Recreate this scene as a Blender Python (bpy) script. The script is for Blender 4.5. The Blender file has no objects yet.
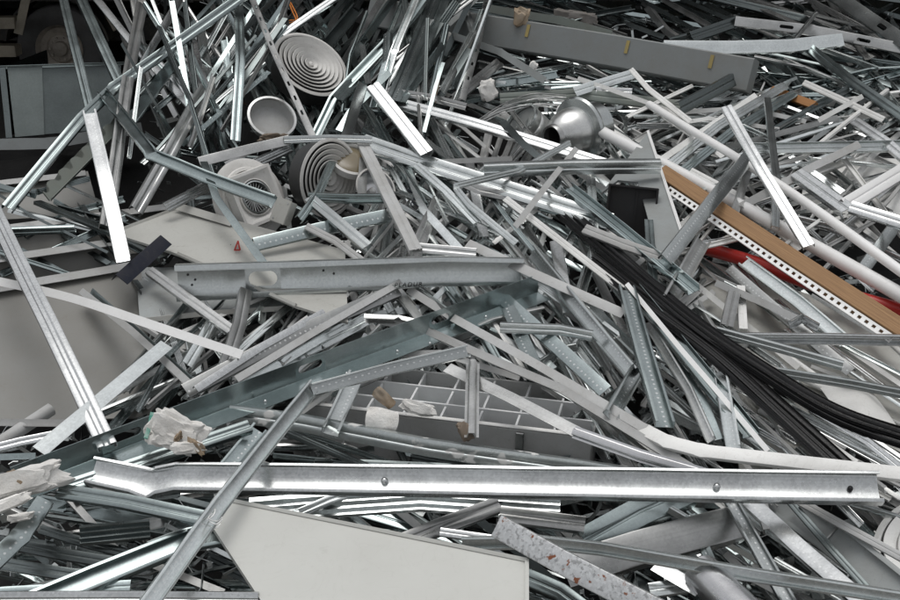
import bpy, bmesh, math, random
from mathutils import Vector, Matrix, noise
R = math.radians
random.seed(11)
rnd = random.Random(7)
scene = bpy.context.scene
C = bpy.data.collections.new('scrap_yard'); scene.collection.children.link(C)

# ------------------------------------------------------------------ camera
CAMZ, PITCH, FPX = 2.9, R(19), 1250.0
cam_d = bpy.data.cameras.new('camera'); cam_d.lens = 50; cam_d.sensor_width = 36
cam_d.clip_start = 0.05; cam_d.clip_end = 2000
cam = bpy.data.objects.new('camera', cam_d); C.objects.link(cam)
cam.location = (0, 0, CAMZ); cam.rotation_euler = (R(90) - PITCH, 0, 0)
scene.camera = cam
# ------------------------------------------------------------------ sky and sun (bright overcast)
SUN_EL, SUN_AZ = 84, 330          # azimuth clockwise from +Y
world = bpy.data.worlds.new('World'); scene.world = world; world.use_nodes = True
wn, wl = world.node_tree.nodes, world.node_tree.links
bg = wn['Background']
sky = wn.new('ShaderNodeTexSky'); sky.sky_type = 'NISHITA'; sky.sun_disc = False
sky.sun_elevation = R(SUN_EL); sky.sun_rotation = R(SUN_AZ)
sky.dust_density = 3.0; sky.air_density = 1.0; sky.ozone_density = 1.5
hs = wn.new('ShaderNodeHueSaturation'); hs.inputs['Saturation'].default_value = 0.108
wl.new(sky.outputs[0], hs.inputs['Color']); wl.new(hs.outputs[0], bg.inputs['Color'])
bg.inputs['Strength'].default_value = 0.145
sun_d = bpy.data.lights.new('sun', 'SUN'); sun_d.energy = 0.8; sun_d.angle = R(38); sun_d.color = (1, .97, .93)
sun = bpy.data.objects.new('sun', sun_d); C.objects.link(sun)
az, el = R(SUN_AZ), R(SUN_EL)
sdir = Vector((math.sin(az)*math.cos(el), math.cos(az)*math.cos(el), math.sin(el)))
sun.rotation_euler = sdir.to_track_quat('Z', 'Y').to_euler(); sun.location = (0, 0, 20)
vs = scene.view_settings
vs.view_transform = 'Standard'; vs.look = 'None'; vs.exposure = 0.0; vs.gamma = 1.0
scene.render.resolution_x = 1024; scene.render.resolution_y = 683

# ------------------------------------------------------------------ placing: the heap face is a slope rising away from the camera
RIGHT = Vector((1, 0, 0)); UP = Vector((0, math.sin(PITCH), math.cos(PITCH))); FWD = Vector((0, math.cos(PITCH), -math.sin(PITCH)))
CAM = Vector((0, 0, CAMZ)); Y0, Z0, K = 3.46, 0.70, 0.214
def ray(x, y):
    return (RIGHT*((x-450)/FPX) + UP*((300-y)/FPX) + FWD).normalized()
def slope_dist(x, y):
    d = ray(x, y)
    return (Z0 - K*Y0 - CAMZ)/(d.z - K*d.y)
def P(x, y, lift=0.0):
    """point on the heap slope, raised LIFT metres out of it along the line of sight"""
    return CAM + ray(x, y)*(slope_dist(x, y) - lift)
def at(x, y, dist):
    return CAM + ray(x, y)*dist
def mpp(p):
    return (p - CAM).dot(FWD)/FPX       # metres per photo pixel at a point

# ------------------------------------------------------------------ materials
M = {}
def nodes_of(name):
    m = bpy.data.materials.new(name); m.use_nodes = True
    return m, m.node_tree.nodes, m.node_tree.links, m.node_tree.nodes['Principled BSDF']
def N_(n, t, **kw):
    x = n.new(t)
    for k, v in kw.items():
        if hasattr(x, k) and not k[0].isupper(): setattr(x, k, v)
        else: x.inputs[k].default_value = v
    return x
def math_(n, l, op, a, b=None, c=None):
    x = n.new('ShaderNodeMath'); x.operation = op
    for i, v in enumerate((a, b, c)):
        if v is None: continue
        if isinstance(v, (int, float)): x.inputs[i].default_value = v
        else: l.new(v, x.inputs[i])
    return x.outputs[0]
def ramp(n, l, src, pts):
    r = n.new('ShaderNodeValToRGB'); e = r.color_ramp.elements
    while len(e) < len(pts): e.new(0.5)
    for q, (p, c) in zip(e, pts):
        q.position = p; q.color = (c, c, c, 1) if isinstance(c, (int, float)) else (*c, 1)
    l.new(src, r.inputs[0]); return r.outputs[0]
def mix_(n, l, mode, fac, a, b):
    x = n.new('ShaderNodeMix'); x.data_type = 'RGBA'; x.blend_type = mode
    for s, v in ((0, fac), (6, a), (7, b)):
        if isinstance(v, (int, float)): x.inputs[s].default_value = v
        elif isinstance(v, tuple): x.inputs[s].default_value = (*v, 1)
        else: l.new(v, x.inputs[s])
    return x.outputs[2]
def metal(name, col, rough, dots=0, spangle=.07, dirt=.16, rust=0, splash=0, metallic=.92, vary=.35):
    m, n, l, b = nodes_of(name)
    uv = n.new('ShaderNodeUVMap'); oi = n.new('ShaderNodeObjectInfo'); tc = n.new('ShaderNodeTexCoord')
    # shift the texture for each piece so that no two read alike
    add = N_(n, 'ShaderNodeVectorMath', operation='ADD'); l.new(tc.outputs['Object'], add.inputs[0])
    sc = N_(n, 'ShaderNodeVectorMath', operation='SCALE'); l.new(oi.outputs['Random'], sc.inputs[3]); sc.inputs[0].default_value = (37, 91, 13)
    l.new(sc.outputs[0], add.inputs[1]); co = add.outputs[0]
    vo = N_(n, 'ShaderNodeTexVoronoi', Scale=130.0); l.new(co, vo.inputs['Vector'])
    sp = ramp(n, l, vo.outputs['Color'], [(0, 1-spangle), (1, 1+spangle)])
    st = N_(n, 'ShaderNodeMapping'); st.inputs['Scale'].default_value = (1.2, 9, 1); l.new(uv.outputs[0], st.inputs[0])
    nz = N_(n, 'ShaderNodeTexNoise', Scale=1.0, Detail=6.0, Roughness=.65); l.new(st.outputs[0], nz.inputs['Vector'])
    n2 = N_(n, 'ShaderNodeTexNoise', Scale=5.0, Detail=5.0, Roughness=.6); l.new(co, n2.inputs['Vector'])
    streak = ramp(n, l, nz.outputs[0], [(.3, 1-dirt*.6), (.65, 1.0)])
    grime = ramp(n, l, n2.outputs[0], [(.32, 1-dirt), (.62, 1.0)])
    c = mix_(n, l, 'MULTIPLY', 1.0, col, sp); c = mix_(n, l, 'MULTIPLY', 1.0, c, streak); c = mix_(n, l, 'MULTIPLY', 1.0, c, grime)
    rv = math_(n, l, 'MULTIPLY_ADD', oi.outputs['Random'], 2*vary, 1-vary)
    cv = N_(n, 'ShaderNodeCombineColor'); [l.new(rv, cv.inputs[i]) for i in range(3)]
    c = mix_(n, l, 'MULTIPLY', 1.0, c, cv.outputs[0])
    rr = math_(n, l, 'MULTIPLY_ADD', n2.outputs[0], .22, rough-.13)
    met = metallic
    n6 = N_(n, 'ShaderNodeTexNoise', Scale=2.2, Detail=2.0); l.new(co, n6.inputs['Vector'])
    h = math_(n, l, 'ADD', math_(n, l, 'MULTIPLY', n2.outputs[0], .25), math_(n, l, 'MULTIPLY', n6.outputs[0], 3.0))
    if splash:
        n4 = N_(n, 'ShaderNodeTexNoise', Scale=16.0, Detail=4.0); l.new(co, n4.inputs['Vector'])
        f = ramp(n, l, n4.outputs[0], [(.60, 0), (.64, 1)])
        c = mix_(n, l, 'MIX', f, c, (.68, .68, .66)); met = math_(n, l, 'MULTIPLY_ADD', f, -metallic, metallic)
    if rust:
        n3 = N_(n, 'ShaderNodeTexNoise', Scale=34.0, Detail=6.0); l.new(co, n3.inputs['Vector'])
        f = ramp(n, l, n3.outputs[0], [(.62, 0), (.66, 1)])
        n5 = N_(n, 'ShaderNodeTexNoise', Scale=75.0, Detail=5.0); l.new(co, n5.inputs['Vector'])
        f5 = ramp(n, l, n5.outputs[0], [(.55, 0), (.62, .6)])
        c = mix_(n, l, 'MIX', f5, c, (.22, .22, .22))
        c = mix_(n, l, 'MIX', f, c, (.20, .065, .025)); met = math_(n, l, 'MULTIPLY_ADD', f, -metallic, metallic)
    if dots:
        sx = N_(n, 'ShaderNodeSeparateXYZ'); l.new(uv.outputs[0], sx.inputs[0])
        fu = math_(n, l, 'SUBTRACT', math_(n, l, 'FRACT', math_(n, l, 'MULTIPLY', sx.outputs[0], 1/.026)), .5)
        av = math_(n, l, 'ABSOLUTE', sx.outputs[1])
        fv = math_(n, l, 'MULTIPLY', math_(n, l, 'SUBTRACT', av if dots > 1 else sx.outputs[1], .22 if dots > 1 else .12), 2.6)
        d2 = math_(n, l, 'ADD', math_(n, l, 'MULTIPLY', fu, fu), math_(n, l, 'MULTIPLY', fv, fv))
        dm = math_(n, l, 'LESS_THAN', d2, .035)
        c = mix_(n, l, 'MIX', math_(n, l, 'MULTIPLY', dm, .6), c, (.86, .87, .86))  # dimples lightened: the light they catch is put into the colour
        h = math_(n, l, 'ADD', h, math_(n, l, 'MULTIPLY', dm, .8))
    l.new(c, b.inputs['Base Color']); l.new(rr, b.inputs['Roughness'])
    if isinstance(met, float): b.inputs['Metallic'].default_value = met
    else: l.new(met, b.inputs['Metallic'])
    bu = N_(n, 'ShaderNodeBump', Strength=.4, Distance=.006); l.new(h, bu.inputs['Height']); l.new(bu.outputs[0], b.inputs['Normal'])
    M[name] = m
def paint(name, col, rough=.45, dirt=.3, dirtcol=(.16, .14, .11), vary=.12, scale=4.0, bump=.15, spec=.4):
    m, n, l, b = nodes_of(name)
    oi = n.new('ShaderNodeObjectInfo'); tc = n.new('ShaderNodeTexCoord')
    add = N_(n, 'ShaderNodeVectorMath', operation='ADD'); l.new(tc.outputs['Object'], add.inputs[0])
    sc = N_(n, 'ShaderNodeVectorMath', operation='SCALE'); l.new(oi.outputs['Random'], sc.inputs[3]); sc.inputs[0].default_value = (51, 23, 77)
    l.new(sc.outputs[0], add.inputs[1]); co = add.outputs[0]
    n1 = N_(n, 'ShaderNodeTexNoise', Scale=scale, Detail=8.0, Roughness=.65); l.new(co, n1.inputs['Vector'])
    n2 = N_(n, 'ShaderNodeTexNoise', Scale=scale*9, Detail=4.0, Roughness=.7); l.new(co, n2.inputs['Vector'])
    n3 = N_(n, 'ShaderNodeTexNoise', Scale=scale*2.3, Detail=3.0, Distortion=3.0); l.new(co, n3.inputs['Vector'])
    f = ramp(n, l, n1.outputs[0], [(.42, 0), (.75, dirt)])
    f2 = ramp(n, l, n2.outputs[0], [(.62, 0), (.74, dirt)])
    scr = ramp(n, l, n3.outputs[0], [(.485, 0), (.5, dirt*.45), (.515, 0)])
    rv = math_(n, l, 'MULTIPLY_ADD', oi.outputs['Random'], 2*vary, 1-vary)
    cv = N_(n, 'ShaderNodeCombineColor'); [l.new(rv, cv.inputs[i]) for i in range(3)]
    c = mix_(n, l, 'MULTIPLY', 1.0, col, cv.outputs[0])
    c = mix_(n, l, 'MIX', f, c, dirtcol); c = mix_(n, l, 'MIX', f2, c, dirtcol); c = mix_(n, l, 'MIX', scr, c, dirtcol)
    l.new(c, b.inputs['Base Color']); b.inputs['Specular IOR Level'].default_value = spec
    l.new(math_(n, l, 'MULTIPLY_ADD', n1.outputs[0], .3, rough-.15), b.inputs['Roughness'])
    bu = N_(n, 'ShaderNodeBump', Strength=bump, Distance=.004); l.new(n2.outputs[0], bu.inputs['Height']); l.new(bu.outputs[0], b.inputs['Normal'])
    M[name] = m
metal('galv', (.69, .725, .72), .25)
metal('galv_dots', (.64, .675, .67), .26, dots=1)
metal('galv_dots_pair', (.50, .53, .54), .34, dots=2)
metal('galv_bright', (.72, .735, .735), .24, spangle=.12, dirt=.15, vary=.1)
metal('galv_bright_dots', (.72, .735, .735), .25, dots=1, spangle=.1, dirt=.12, vary=.08)
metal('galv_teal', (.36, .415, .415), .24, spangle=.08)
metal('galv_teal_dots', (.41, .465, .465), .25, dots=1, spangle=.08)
metal('galv_dull', (.58, .585, .575), .32, dirt=.28, metallic=.88)
metal('galv_dull_dots', (.58, .59, .58), .35, dots=1, dirt=.25, metallic=.88)
metal('galv_rust', (.66, .67, .67), .38, spangle=.16, rust=1, vary=.05)
metal('galv_splash', (.60, .64, .635), .32, splash=1, vary=.05)
metal('galv_spangle', (.66, .68, .68), .30, spangle=.13, dirt=.3, vary=.03)
metal('galv_dark', (.16, .182, .182), .30)  # zinc darkened in its colour, largely for lengths in shaded gaps
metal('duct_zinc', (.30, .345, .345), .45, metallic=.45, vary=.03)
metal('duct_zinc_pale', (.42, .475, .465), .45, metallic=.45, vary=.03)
metal('louvre', (.86, .87, .87), .35, spangle=.02, dirt=.08, vary=.03, metallic=.2)
metal('aluminium', (.72, .72, .73), .30, spangle=.04, dirt=.25, vary=.08)
paint('white_paint', (.78, .78, .76), .4, dirt=.3)
paint('white_clean', (.85, .85, .84), .35, dirt=.15)
paint('light_grey', (.45, .455, .45), .45, dirt=.4)
paint('mid_grey', (.30, .32, .32), .45, dirt=.4)
paint('beam_grey', (.21, .225, .225), .5, dirt=.4)
paint('beige_panel', (.54, .545, .515), .38, dirt=.12, vary=.03, scale=2.0, bump=.06)
paint('panel_grey', (.20, .20, .187), .42, dirt=.3, vary=.06, scale=2.5, bump=.08)
paint('panel_white', (.47, .47, .44), .42, dirt=.28, vary=.05, scale=2.5, bump=.08)
paint('diffuser_white', (.66, .65, .625), .5, dirt=.35, vary=.06)
paint('navy', (.010, .013, .024), .5, dirt=.15, spec=.15)
paint('black_rubber', (.009, .009, .0095), .30, dirt=.06, dirtcol=(.12, .12, .12), scale=9, bump=.5, spec=.3)
paint('black_plastic', (.012, .012, .013), .5, dirt=.15, dirtcol=(.08, .05, .03))
paint('dark_steel', (.035, .037, .038), .55, dirt=.4, dirtcol=(.07, .06, .05))
paint('red_plastic', (.42, .025, .02), .35, dirt=.3, dirtcol=(.12, .03, .02))
paint('gypsum', (.80, .79, .76), .9, dirt=.3, dirtcol=(.34, .27, .2), scale=9, bump=.9)
paint('paper', (.28, .21, .14), .85, dirt=.4, dirtcol=(.5, .47, .42), scale=12, bump=.4)
paint('tape', (.02, .22, .16), .5, dirt=.5, dirtcol=(.7, .7, .68), scale=30)
paint('yellow_tape', (.36, .28, .10), .6, dirt=.4)
paint('green_paint', (.20, .225, .205), .5, dirt=.5)
paint('container_green', (.05, .065, .055), .55, dirt=.5)
paint('concrete', (.25, .235, .22), .9, dirt=.5, scale=9, bump=.9)
paint('ink', (.012, .012, .014), .6, dirt=.1)
paint('truck_cream', (.38, .34, .27), .5, dirt=.5, dirtcol=(.04, .04, .035))
paint('tyre', (.10, .10, .10), .8, dirt=.6, dirtcol=(.05, .045, .04))
paint('truck_dark', (.02, .02, .02), .6, dirt=.5)
paint('hub_steel', (.42, .38, .33), .6, dirt=.6, dirtcol=(.03, .025, .02))
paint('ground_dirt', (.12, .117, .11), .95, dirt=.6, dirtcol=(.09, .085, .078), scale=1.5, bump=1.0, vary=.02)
paint('mound_shade', (.014, .0137, .0135), .95, dirt=.7, dirtcol=(.008, .008, .008), scale=3, bump=1.0, vary=.02)  # near-black colour stands in for the shade between the pieces
paint('shed_metal', (.14, .15, .15), .5, dirt=.5, scale=1.0)
paint('concrete_wall', (.16, .155, .15), .9, dirt=.5, scale=1.5, bump=.5)
paint('orange_cap', (.6, .2, .04), .5, dirt=.3)
def wood(name, a, bcol):
    m, n, l, b = nodes_of(name)
    uv = n.new('ShaderNodeUVMap'); st = N_(n, 'ShaderNodeMapping'); st.inputs['Scale'].default_value = (3, 14, 1); l.new(uv.outputs[0], st.inputs[0])
    nz = N_(n, 'ShaderNodeTexNoise', Scale=1.5, Detail=8.0, Roughness=.6, Distortion=.6); l.new(st.outputs[0], nz.inputs['Vector'])
    c = ramp(n, l, nz.outputs[0], [(.3, a), (.7, bcol)]); l.new(c, b.inputs['Base Color']); b.inputs['Roughness'].default_value = .65
    bu = N_(n, 'ShaderNodeBump', Strength=.3, Distance=.004); l.new(nz.outputs[0], bu.inputs['Height']); l.new(bu.outputs[0], b.inputs['Normal'])
    M[name] = m
wood('wood', (.20, .105, .045), (.36, .21, .095))
wood('wood_orange', (.30, .13, .04), (.42, .2, .07))
wood('wood_old', (.13, .10, .075), (.24, .19, .14))

# ------------------------------------------------------------------ mesh helpers
def tag(o, label=None, cat=None, group=None, kind=None):
    if label: o['label'] = label
    if cat: o['category'] = cat
    if group: o['group'] = group
    if kind: o['kind'] = kind
    return o
def link(name, me, mat, parent=None, loc=None):
    o = bpy.data.objects.new(name, me); C.objects.link(o)
    if mat is not None:
        me.materials.clear(); me.materials.append(M[mat])
    if parent is not None: o.parent = parent
    if loc is not None: o.location = loc
    return o
def finish(me, angle=35):
    me.polygons.foreach_set('use_smooth', [True]*len(me.polygons))
    me.set_sharp_from_angle(angle=R(angle)); me.update(); return me
def empty(name, loc):
    o = bpy.data.objects.new(name, None); C.objects.link(o); o.location = loc; o.empty_display_size = .1; return o

def outline(poly, t, closed=False):
    """an open polyline of the section becomes the closed outline of a sheet of thickness t"""
    n = len(poly); left, right = [], []
    for i, p in enumerate(poly):
        a = poly[i-1] if i > 0 else None; c = poly[i+1] if i < n-1 else None
        ds = []
        if a is not None: ds.append((Vector(p)-Vector(a)).normalized())
        if c is not None: ds.append((Vector(c)-Vector(p)).normalized())
        d = sum(ds, Vector((0, 0))).normalized(); nn = Vector((-d.y, d.x))
        k = 1.0
        if len(ds) == 2:
            k = 1/max(.45, nn.dot(Vector((-ds[0].y, ds[0].x))))
        left.append(Vector(p)+nn*t*.5*k); right.append(Vector(p)-nn*t*.5*k)
    return left + right[::-1]
def chamfer(poly, r):
    out = [Vector(poly[0])]
    for i in range(1, len(poly)-1):
        p = Vector(poly[i]); a = Vector(poly[i-1]); c = Vector(poly[i+1])
        da, dc = (a-p), (c-p); ra = min(r, da.length*.35); rc = min(r, dc.length*.35)
        pa, pc = p+da.normalized()*ra, p+dc.normalized()*rc
        out += [pa, pa*.25+p*.5+pc*.25, pc]
    out.append(Vector(poly[-1])); return out
def section(kind, w, depth=None, lip=None, t=None, flat=False):
    """closed outline (list of 2D points), web index pairs for slots"""
    t = t or max(.0024, w*.03)
    if kind in 'CUH':
        pass
    if kind == 'C':
        h = w*(depth or .42); lp = w*(lip or .14)
        poly = [(.5*w-lp, h), (.5*w, h), (.5*w, 0), (-.5*w, 0), (-.5*w, h), (-.5*w+lp, h)]
    elif kind == 'K':           # channel with a hollowed web
        h = w*(depth or .42); lp = w*(lip or .14); q = .10*w
        poly = [(.5*w-lp, h), (.5*w, h), (.5*w, q)] + [((.5-.1*i)*w, q*(1-math.sin(math.pi*i/10))) for i in range(1, 10)] + [(-.5*w, q), (-.5*w, h), (-.5*w+lp, h)]
    elif kind == 'R':           # ribbed stud
        h = w*(depth or .42); lp = w*(lip or .12)
        poly = [(.5*w-lp, h), (.5*w, h), (.5*w, 0), (.17*w, 0), (.12*w, .06*w), (-.12*w, .06*w), (-.17*w, 0), (-.5*w, 0), (-.5*w, h), (-.5*w+lp, h)]
    elif kind == 'U':
        h = w*(depth or .5); poly = [(.5*w, h), (.5*w, 0), (-.5*w, 0), (-.5*w, h)] if flat else [(.5*w, h), (.5*w, 0), (.08*w, 0), (.04*w, .05*w), (-.04*w, .05*w), (-.08*w, 0), (-.5*w, 0), (-.5*w, h)]
    elif kind == 'L':
        h = w*(depth or .7); poly = [(.5*w, 0), (-.5*w, 0), (-.5*w, h)]
    elif kind == 'H':
        h = w*(depth or .3); poly = [(.5*w, 0), (.3*w, 0), (.2*w, h), (-.2*w, h), (-.3*w, 0), (-.5*w, 0)]
    elif kind == 'S':           # bowed strip
        h = w*(depth or .18); poly = [(.5*w, 0), (.25*w, h*.75), (0, h), (-.25*w, h*.75), (-.5*w, 0)]
        return outline(poly, t)
    elif kind == 'T':           # ceiling tee: cap towards b = 0, stem behind
        h = w*(depth or 1.4); e = max(.002, w*.07)
        return [Vector(v) for v in ((.5*w, 0), (.5*w, -e), (e*.7, -e), (e*.7, -h+2*e), (e*1.6, -h+2*e), (e*1.6, -h), (-e*1.6, -h), (-e*1.6, -h+2*e), (-e*.7, -h+2*e), (-e*.7, -e), (-.5*w, -e), (-.5*w, 0))]
    elif kind == 'F':
        h = depth*w if depth else .003
        return [Vector(v) for v in ((.5*w, h/2), (.5*w, -h/2), (-.5*w, -h/2), (-.5*w, h/2))]
    elif kind == 'B':
        h = w*(depth or .7); r = .04*w
        return [Vector(v) for v in ((.5*w, h/2-r), (.5*w, -h/2+r), (.5*w-r, -h/2), (-.5*w+r, -h/2), (-.5*w, -h/2+r), (-.5*w, h/2-r), (-.5*w+r, h/2), (.5*w-r, h/2))]
    elif kind == 'P':
        return [Vector((.5*w*math.cos(-2*math.pi*i/14), .5*w*math.sin(-2*math.pi*i/14))) for i in range(14)]
    elif kind == 'W':           # corrugated strip
        poly = []
        for i in range(9):
            poly.append((.5*w - w*i/8, w*.12*(i % 2)))
        return outline(poly, t)
    if kind != 'S': poly = chamfer(poly, w*.06)
    return outline(poly, t)

def sweep(pts, w, prof, N=None, roll=0.0, wobble=.004, dent=.010, smooth=False, slots=(), squareholes=False, seed=0, taper=None, twist=0.0, cap=False, hollow=0):
    """sweep a closed section along points; returns mesh (origin at the middle of the path), its origin and its frames"""
    rr = random.Random(seed); pts = [Vector(p) for p in pts]
    if smooth and len(pts) > 2:
        q = [pts[0]*2-pts[1]] + pts + [pts[-1]*2-pts[-2]]; out = []
        for i in range(1, len(q)-2):
            p0, p1, p2, p3 = q[i-1], q[i], q[i+1], q[i+2]; ns = 8
            for k in range(ns):
                u = k/ns
                out.append(.5*((2*p1)+(p2-p0)*u+(2*p0-5*p1+4*p2-p3)*u*u+(3*p1-p0-3*p2+p3)*u**3))
        pts = out + [pts[-1]]
    # stations along the path: (position, squash)
    cum = [0.0]
    for a, b in zip(pts, pts[1:]): cum.append(cum[-1]+(b-a).length)
    L = cum[-1]; st = []
    def bent(i): return (pts[i]-pts[i-1]).angle(pts[i+1]-pts[i]) > R(14)
    for i in range(len(pts)-1):
        n = max(1, int((cum[i+1]-cum[i])/(.16 if not smooth else 9)))
        n = min(n, 14)
        for k in range(n): st.append((cum[i]+(cum[i+1]-cum[i])*k/n, (.45 if bent(i) else 1.0) if (k == 0 and i > 0 and not smooth) else 1.0))
        if not smooth and i > 0 and bent(i):
            st.append((cum[i]+min(.5*w, (cum[i+1]-cum[i])*.3), .9)); st.append((cum[i]-min(.5*w, (cum[i]-cum[i-1])*.3), .9))
    st.append((L, 1.0))
    cells = []
    for (uf, sl, sw) in slots:
        u = uf*L; st = [s for s in st if abs(s[0]-u) > sl*.75 or s[0] in (0, L)]
        st += [(u-sl*.62, 1.0), (u+sl*.62, 1.0)]; cells.append((u, sl, sw))
    st.sort(key=lambda s: s[0])
    clean = [st[0]]
    for s in st[1:]:
        if s[0]-clean[-1][0] > 1e-4: clean.append(s)
    st = clean
    def pos(u):
        for i in range(len(cum)-1):
            if u <= cum[i+1] or i == len(cum)-2:
                return pts[i].lerp(pts[i+1], (u-cum[i])/max(1e-9, cum[i+1]-cum[i]))
    mid = pts[0].lerp(pts[-1], .5)
    if N is None: N = (CAM-mid).normalized()
    ph = [rr.uniform(0, 6.28) for _ in range(4)]
    verts, uvs, frames = [], [], []
    m = len(prof); bmax = max(abs(p.y) for p in prof) or 1
    for u, sq in st:
        e = 1e-3*max(L, 1)
        ua, ub = max(0, u-e*8), min(L, u+e*8)
        T = (pos(ub)-pos(ua)).normalized()
        S = N.cross(T).normalized(); NN = T.cross(S).normalized()
        r = R(roll + twist*(u/L-.5))
        S2 = S*math.cos(r)+NN*math.sin(r); N2 = NN*math.cos(r)-S*math.sin(r)
        c = pos(u) + S2*(wobble*math.sin(u*2.3+ph[0])) + N2*(wobble*math.sin(u*1.7+ph[1]))
        k = 1.0 if taper is None else taper[0]+(taper[1]-taper[0])*u/L
        frames.append((u, c, T, S2, N2))
        for p in prof:
            f = abs(p.y)/bmax
            da = dent*w*5*f*noise.noise(Vector((u*4+ph[2], p.x*30, seed*.37)))*(1 if p.x > 0 else -1)
            x = (p.x*(1 + (.12 if sq < .6 else 0))+da)*k; y = p.y*sq*k
            verts.append(c - mid + S2*x + N2*y); uvs.append((u+seed*1.37 % 3, p.x/w))
    faces = []; ns = len(st)
    def slotfaces(i, j):
        pass
    holes = {}
    for (u, sl, sw) in cells:
        i = min(range(ns), key=lambda q: abs(st[q][0]-(u-sl*.62))); holes[i] = (sl, sw)
    # web edges: the longest straight edges of the outline whose ends share the same b
    flat = []
    if cells:
        ed = sorted(range(m), key=lambda j: -abs(prof[(j+1) % m].x-prof[j].x) if abs(prof[(j+1) % m].y-prof[j].y) < 1e-4 else 0)
        flat = ed[:2]
    extra_rings = {}
    for i in range(ns-1):
        for j in range(m):
            a, b, c, d = i*m+j, i*m+(j+1) % m, (i+1)*m+(j+1) % m, (i+1)*m+j
            if i in holes and j in flat:
                sl, sw = holes[i]; A, B, Cc, D = (verts[q] for q in (a, b, c, d)); ring = []
                half = sl/2/(sl*1.24)
                shape = []
                if squareholes:
                    shape = [(0.5-half, .5-sw/2), (.5+half, .5-sw/2), (.5+half, .5+sw/2), (.5-half, .5+sw/2)]
                else:
                    vw = (B-A).length; ru = min(sw*vw/2/(sl*1.24), half)
                    for q in range(16):
                        an = 2*math.pi*(q+.5)/16; cu, cv = math.cos(an), math.sin(an)
                        shape.append((.5+(half-ru)*(1 if cu > 0 else -1)+ru*cu, .5+sw/2*cv))
                ua, ub_ = uvs[a], uvs[c]
                for (x, y) in shape:
                    verts.append(A.lerp(D, x).lerp(B.lerp(Cc, x), y)); ring.append(len(verts)-1)
                    uvs.append((ua[0]+(ub_[0]-ua[0])*x, uvs[a][1]+(uvs[b][1]-uvs[a][1])*y))
                n = len(ring)
                # join the ring with the four corners: A(x0,y0) D(x1,y0) C(x1,y1) B(x0,y1)
                cor = [((0, 0), a), ((1, 0), d), ((1, 1), c), ((0, 1), b)]
                def quad(sh):
                    return 0 if sh[0] < .5 and sh[1] < .5 else 1 if sh[0] >= .5 and sh[1] < .5 else 2 if sh[0] >= .5 else 3
                for q in range(n):
                    k0, k1 = quad(shape[q]), quad(shape[(q+1) % n])
                    if k0 == k1: faces.append((cor[k0][1], ring[(q+1) % n], ring[q]))
                    else: faces.append((cor[k0][1], cor[k1][1], ring[(q+1) % n], ring[q]))
                extra_rings.setdefault(i, []).append((j, ring))
            else:
                faces.append((a, b, c, d))
    for i, rg in extra_rings.items():
        if len(rg) == 2:
            r1, r2 = rg[0][1], rg[1][1]; n = len(r1)
            # the second ring runs mirrored: match by nearest start
            for q in range(n):
                def near(v): return min(r2, key=lambda z: (verts[z]-verts[v]).length)
                faces.append((r1[q], r1[(q+1) % n], near(r1[(q+1) % n]), near(r1[q])))
    if cap:
        faces.append(tuple(range(m))); faces.append(tuple(reversed(range((ns-1)*m, ns*m))))
    elif hollow:
        pass
    else:
        # end caps of a sheet section: outline = left + reversed(right)
        if m % 2 == 0:
            for base in (0, (ns-1)*m):
                for j in range(m//2-1): faces.append((base+j, base+j+1, base+m-2-j, base+m-1-j))
    me = bpy.data.meshes.new('piece'); me.from_pydata([tuple(v) for v in verts], [], faces)
    ul = me.uv_layers.new(name='UVMap')
    vi = [0]*len(me.loops); me.loops.foreach_get('vertex_index', vi)
    fl = []
    for v in vi: fl += uvs[v]
    ul.data.foreach_set('uv', fl)
    finish(me)
    return me, mid, frames
def mesh_of(bm, smooth=35):
    me = bpy.data.meshes.new('piece'); bmesh.ops.recalc_face_normals(bm, faces=bm.faces); bm.to_mesh(me); bm.free()
    if smooth: finish(me, smooth)
    return me
COUNT = [0]
CAT = {}
def beam(name, kind, px, w, mat, lift, label=None, roll=0.0, cat=None, group=None, parent=None, depth=None, lip=None, smooth=False,
         slots=(), squareholes=False, wobble=.004, dent=.008, taper=None, twist=0.0, world=None, wm=None, t=None, N=None):
    """one length of metal: px = photo points on the heap slope, lift = metres out of it (one value or one per point), w = width in photo pixels"""
    COUNT[0] += 1
    if name == 'metal_stud' and kind in 'UR': name = 'track_channel' if kind == 'U' else 'ribbed_stud'
    pts = world if world else [P(x, y, lift if not isinstance(lift, (list, tuple)) else lift[i]) for i, (x, y) in enumerate(px)]
    mid = pts[0].lerp(pts[-1], .5)
    W = wm if wm else w*mpp(pts[0].lerp(pts[-1], .5))
    if roll in ('glint', 'glint_inside'):      # turn the web so that it mirrors the sun side of the sky
        NN0 = (CAM-mid).normalized(); T0 = (pts[-1]-pts[0]).normalized(); S0 = NN0.cross(T0).normalized(); NN0 = T0.cross(S0)
        H = (NN0+sdir).normalized()
        roll = math.degrees(math.atan2(S0.dot(H), -NN0.dot(H))) if roll == 'glint' else math.degrees(math.atan2(-S0.dot(H), NN0.dot(H)))
    pr = section(kind, W, depth, lip, t, bool(slots))
    me, o0, fr = sweep(pts, W, pr, N=N, roll=roll, smooth=smooth, slots=slots, squareholes=squareholes, wobble=wobble, dent=dent, seed=COUNT[0], taper=taper, twist=twist,
                   cap=kind in 'BFTP')
    o = link(name, me, mat, parent, o0 if parent is None else o0-parent.location)
    o['w'] = W
    if parent is None: tag(o, label, cat or CAT.get(name, name.replace('_', ' ')), group)
    del o['w']
    o_frames[o.name] = (fr, W)
    return o
o_frames = {}
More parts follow.
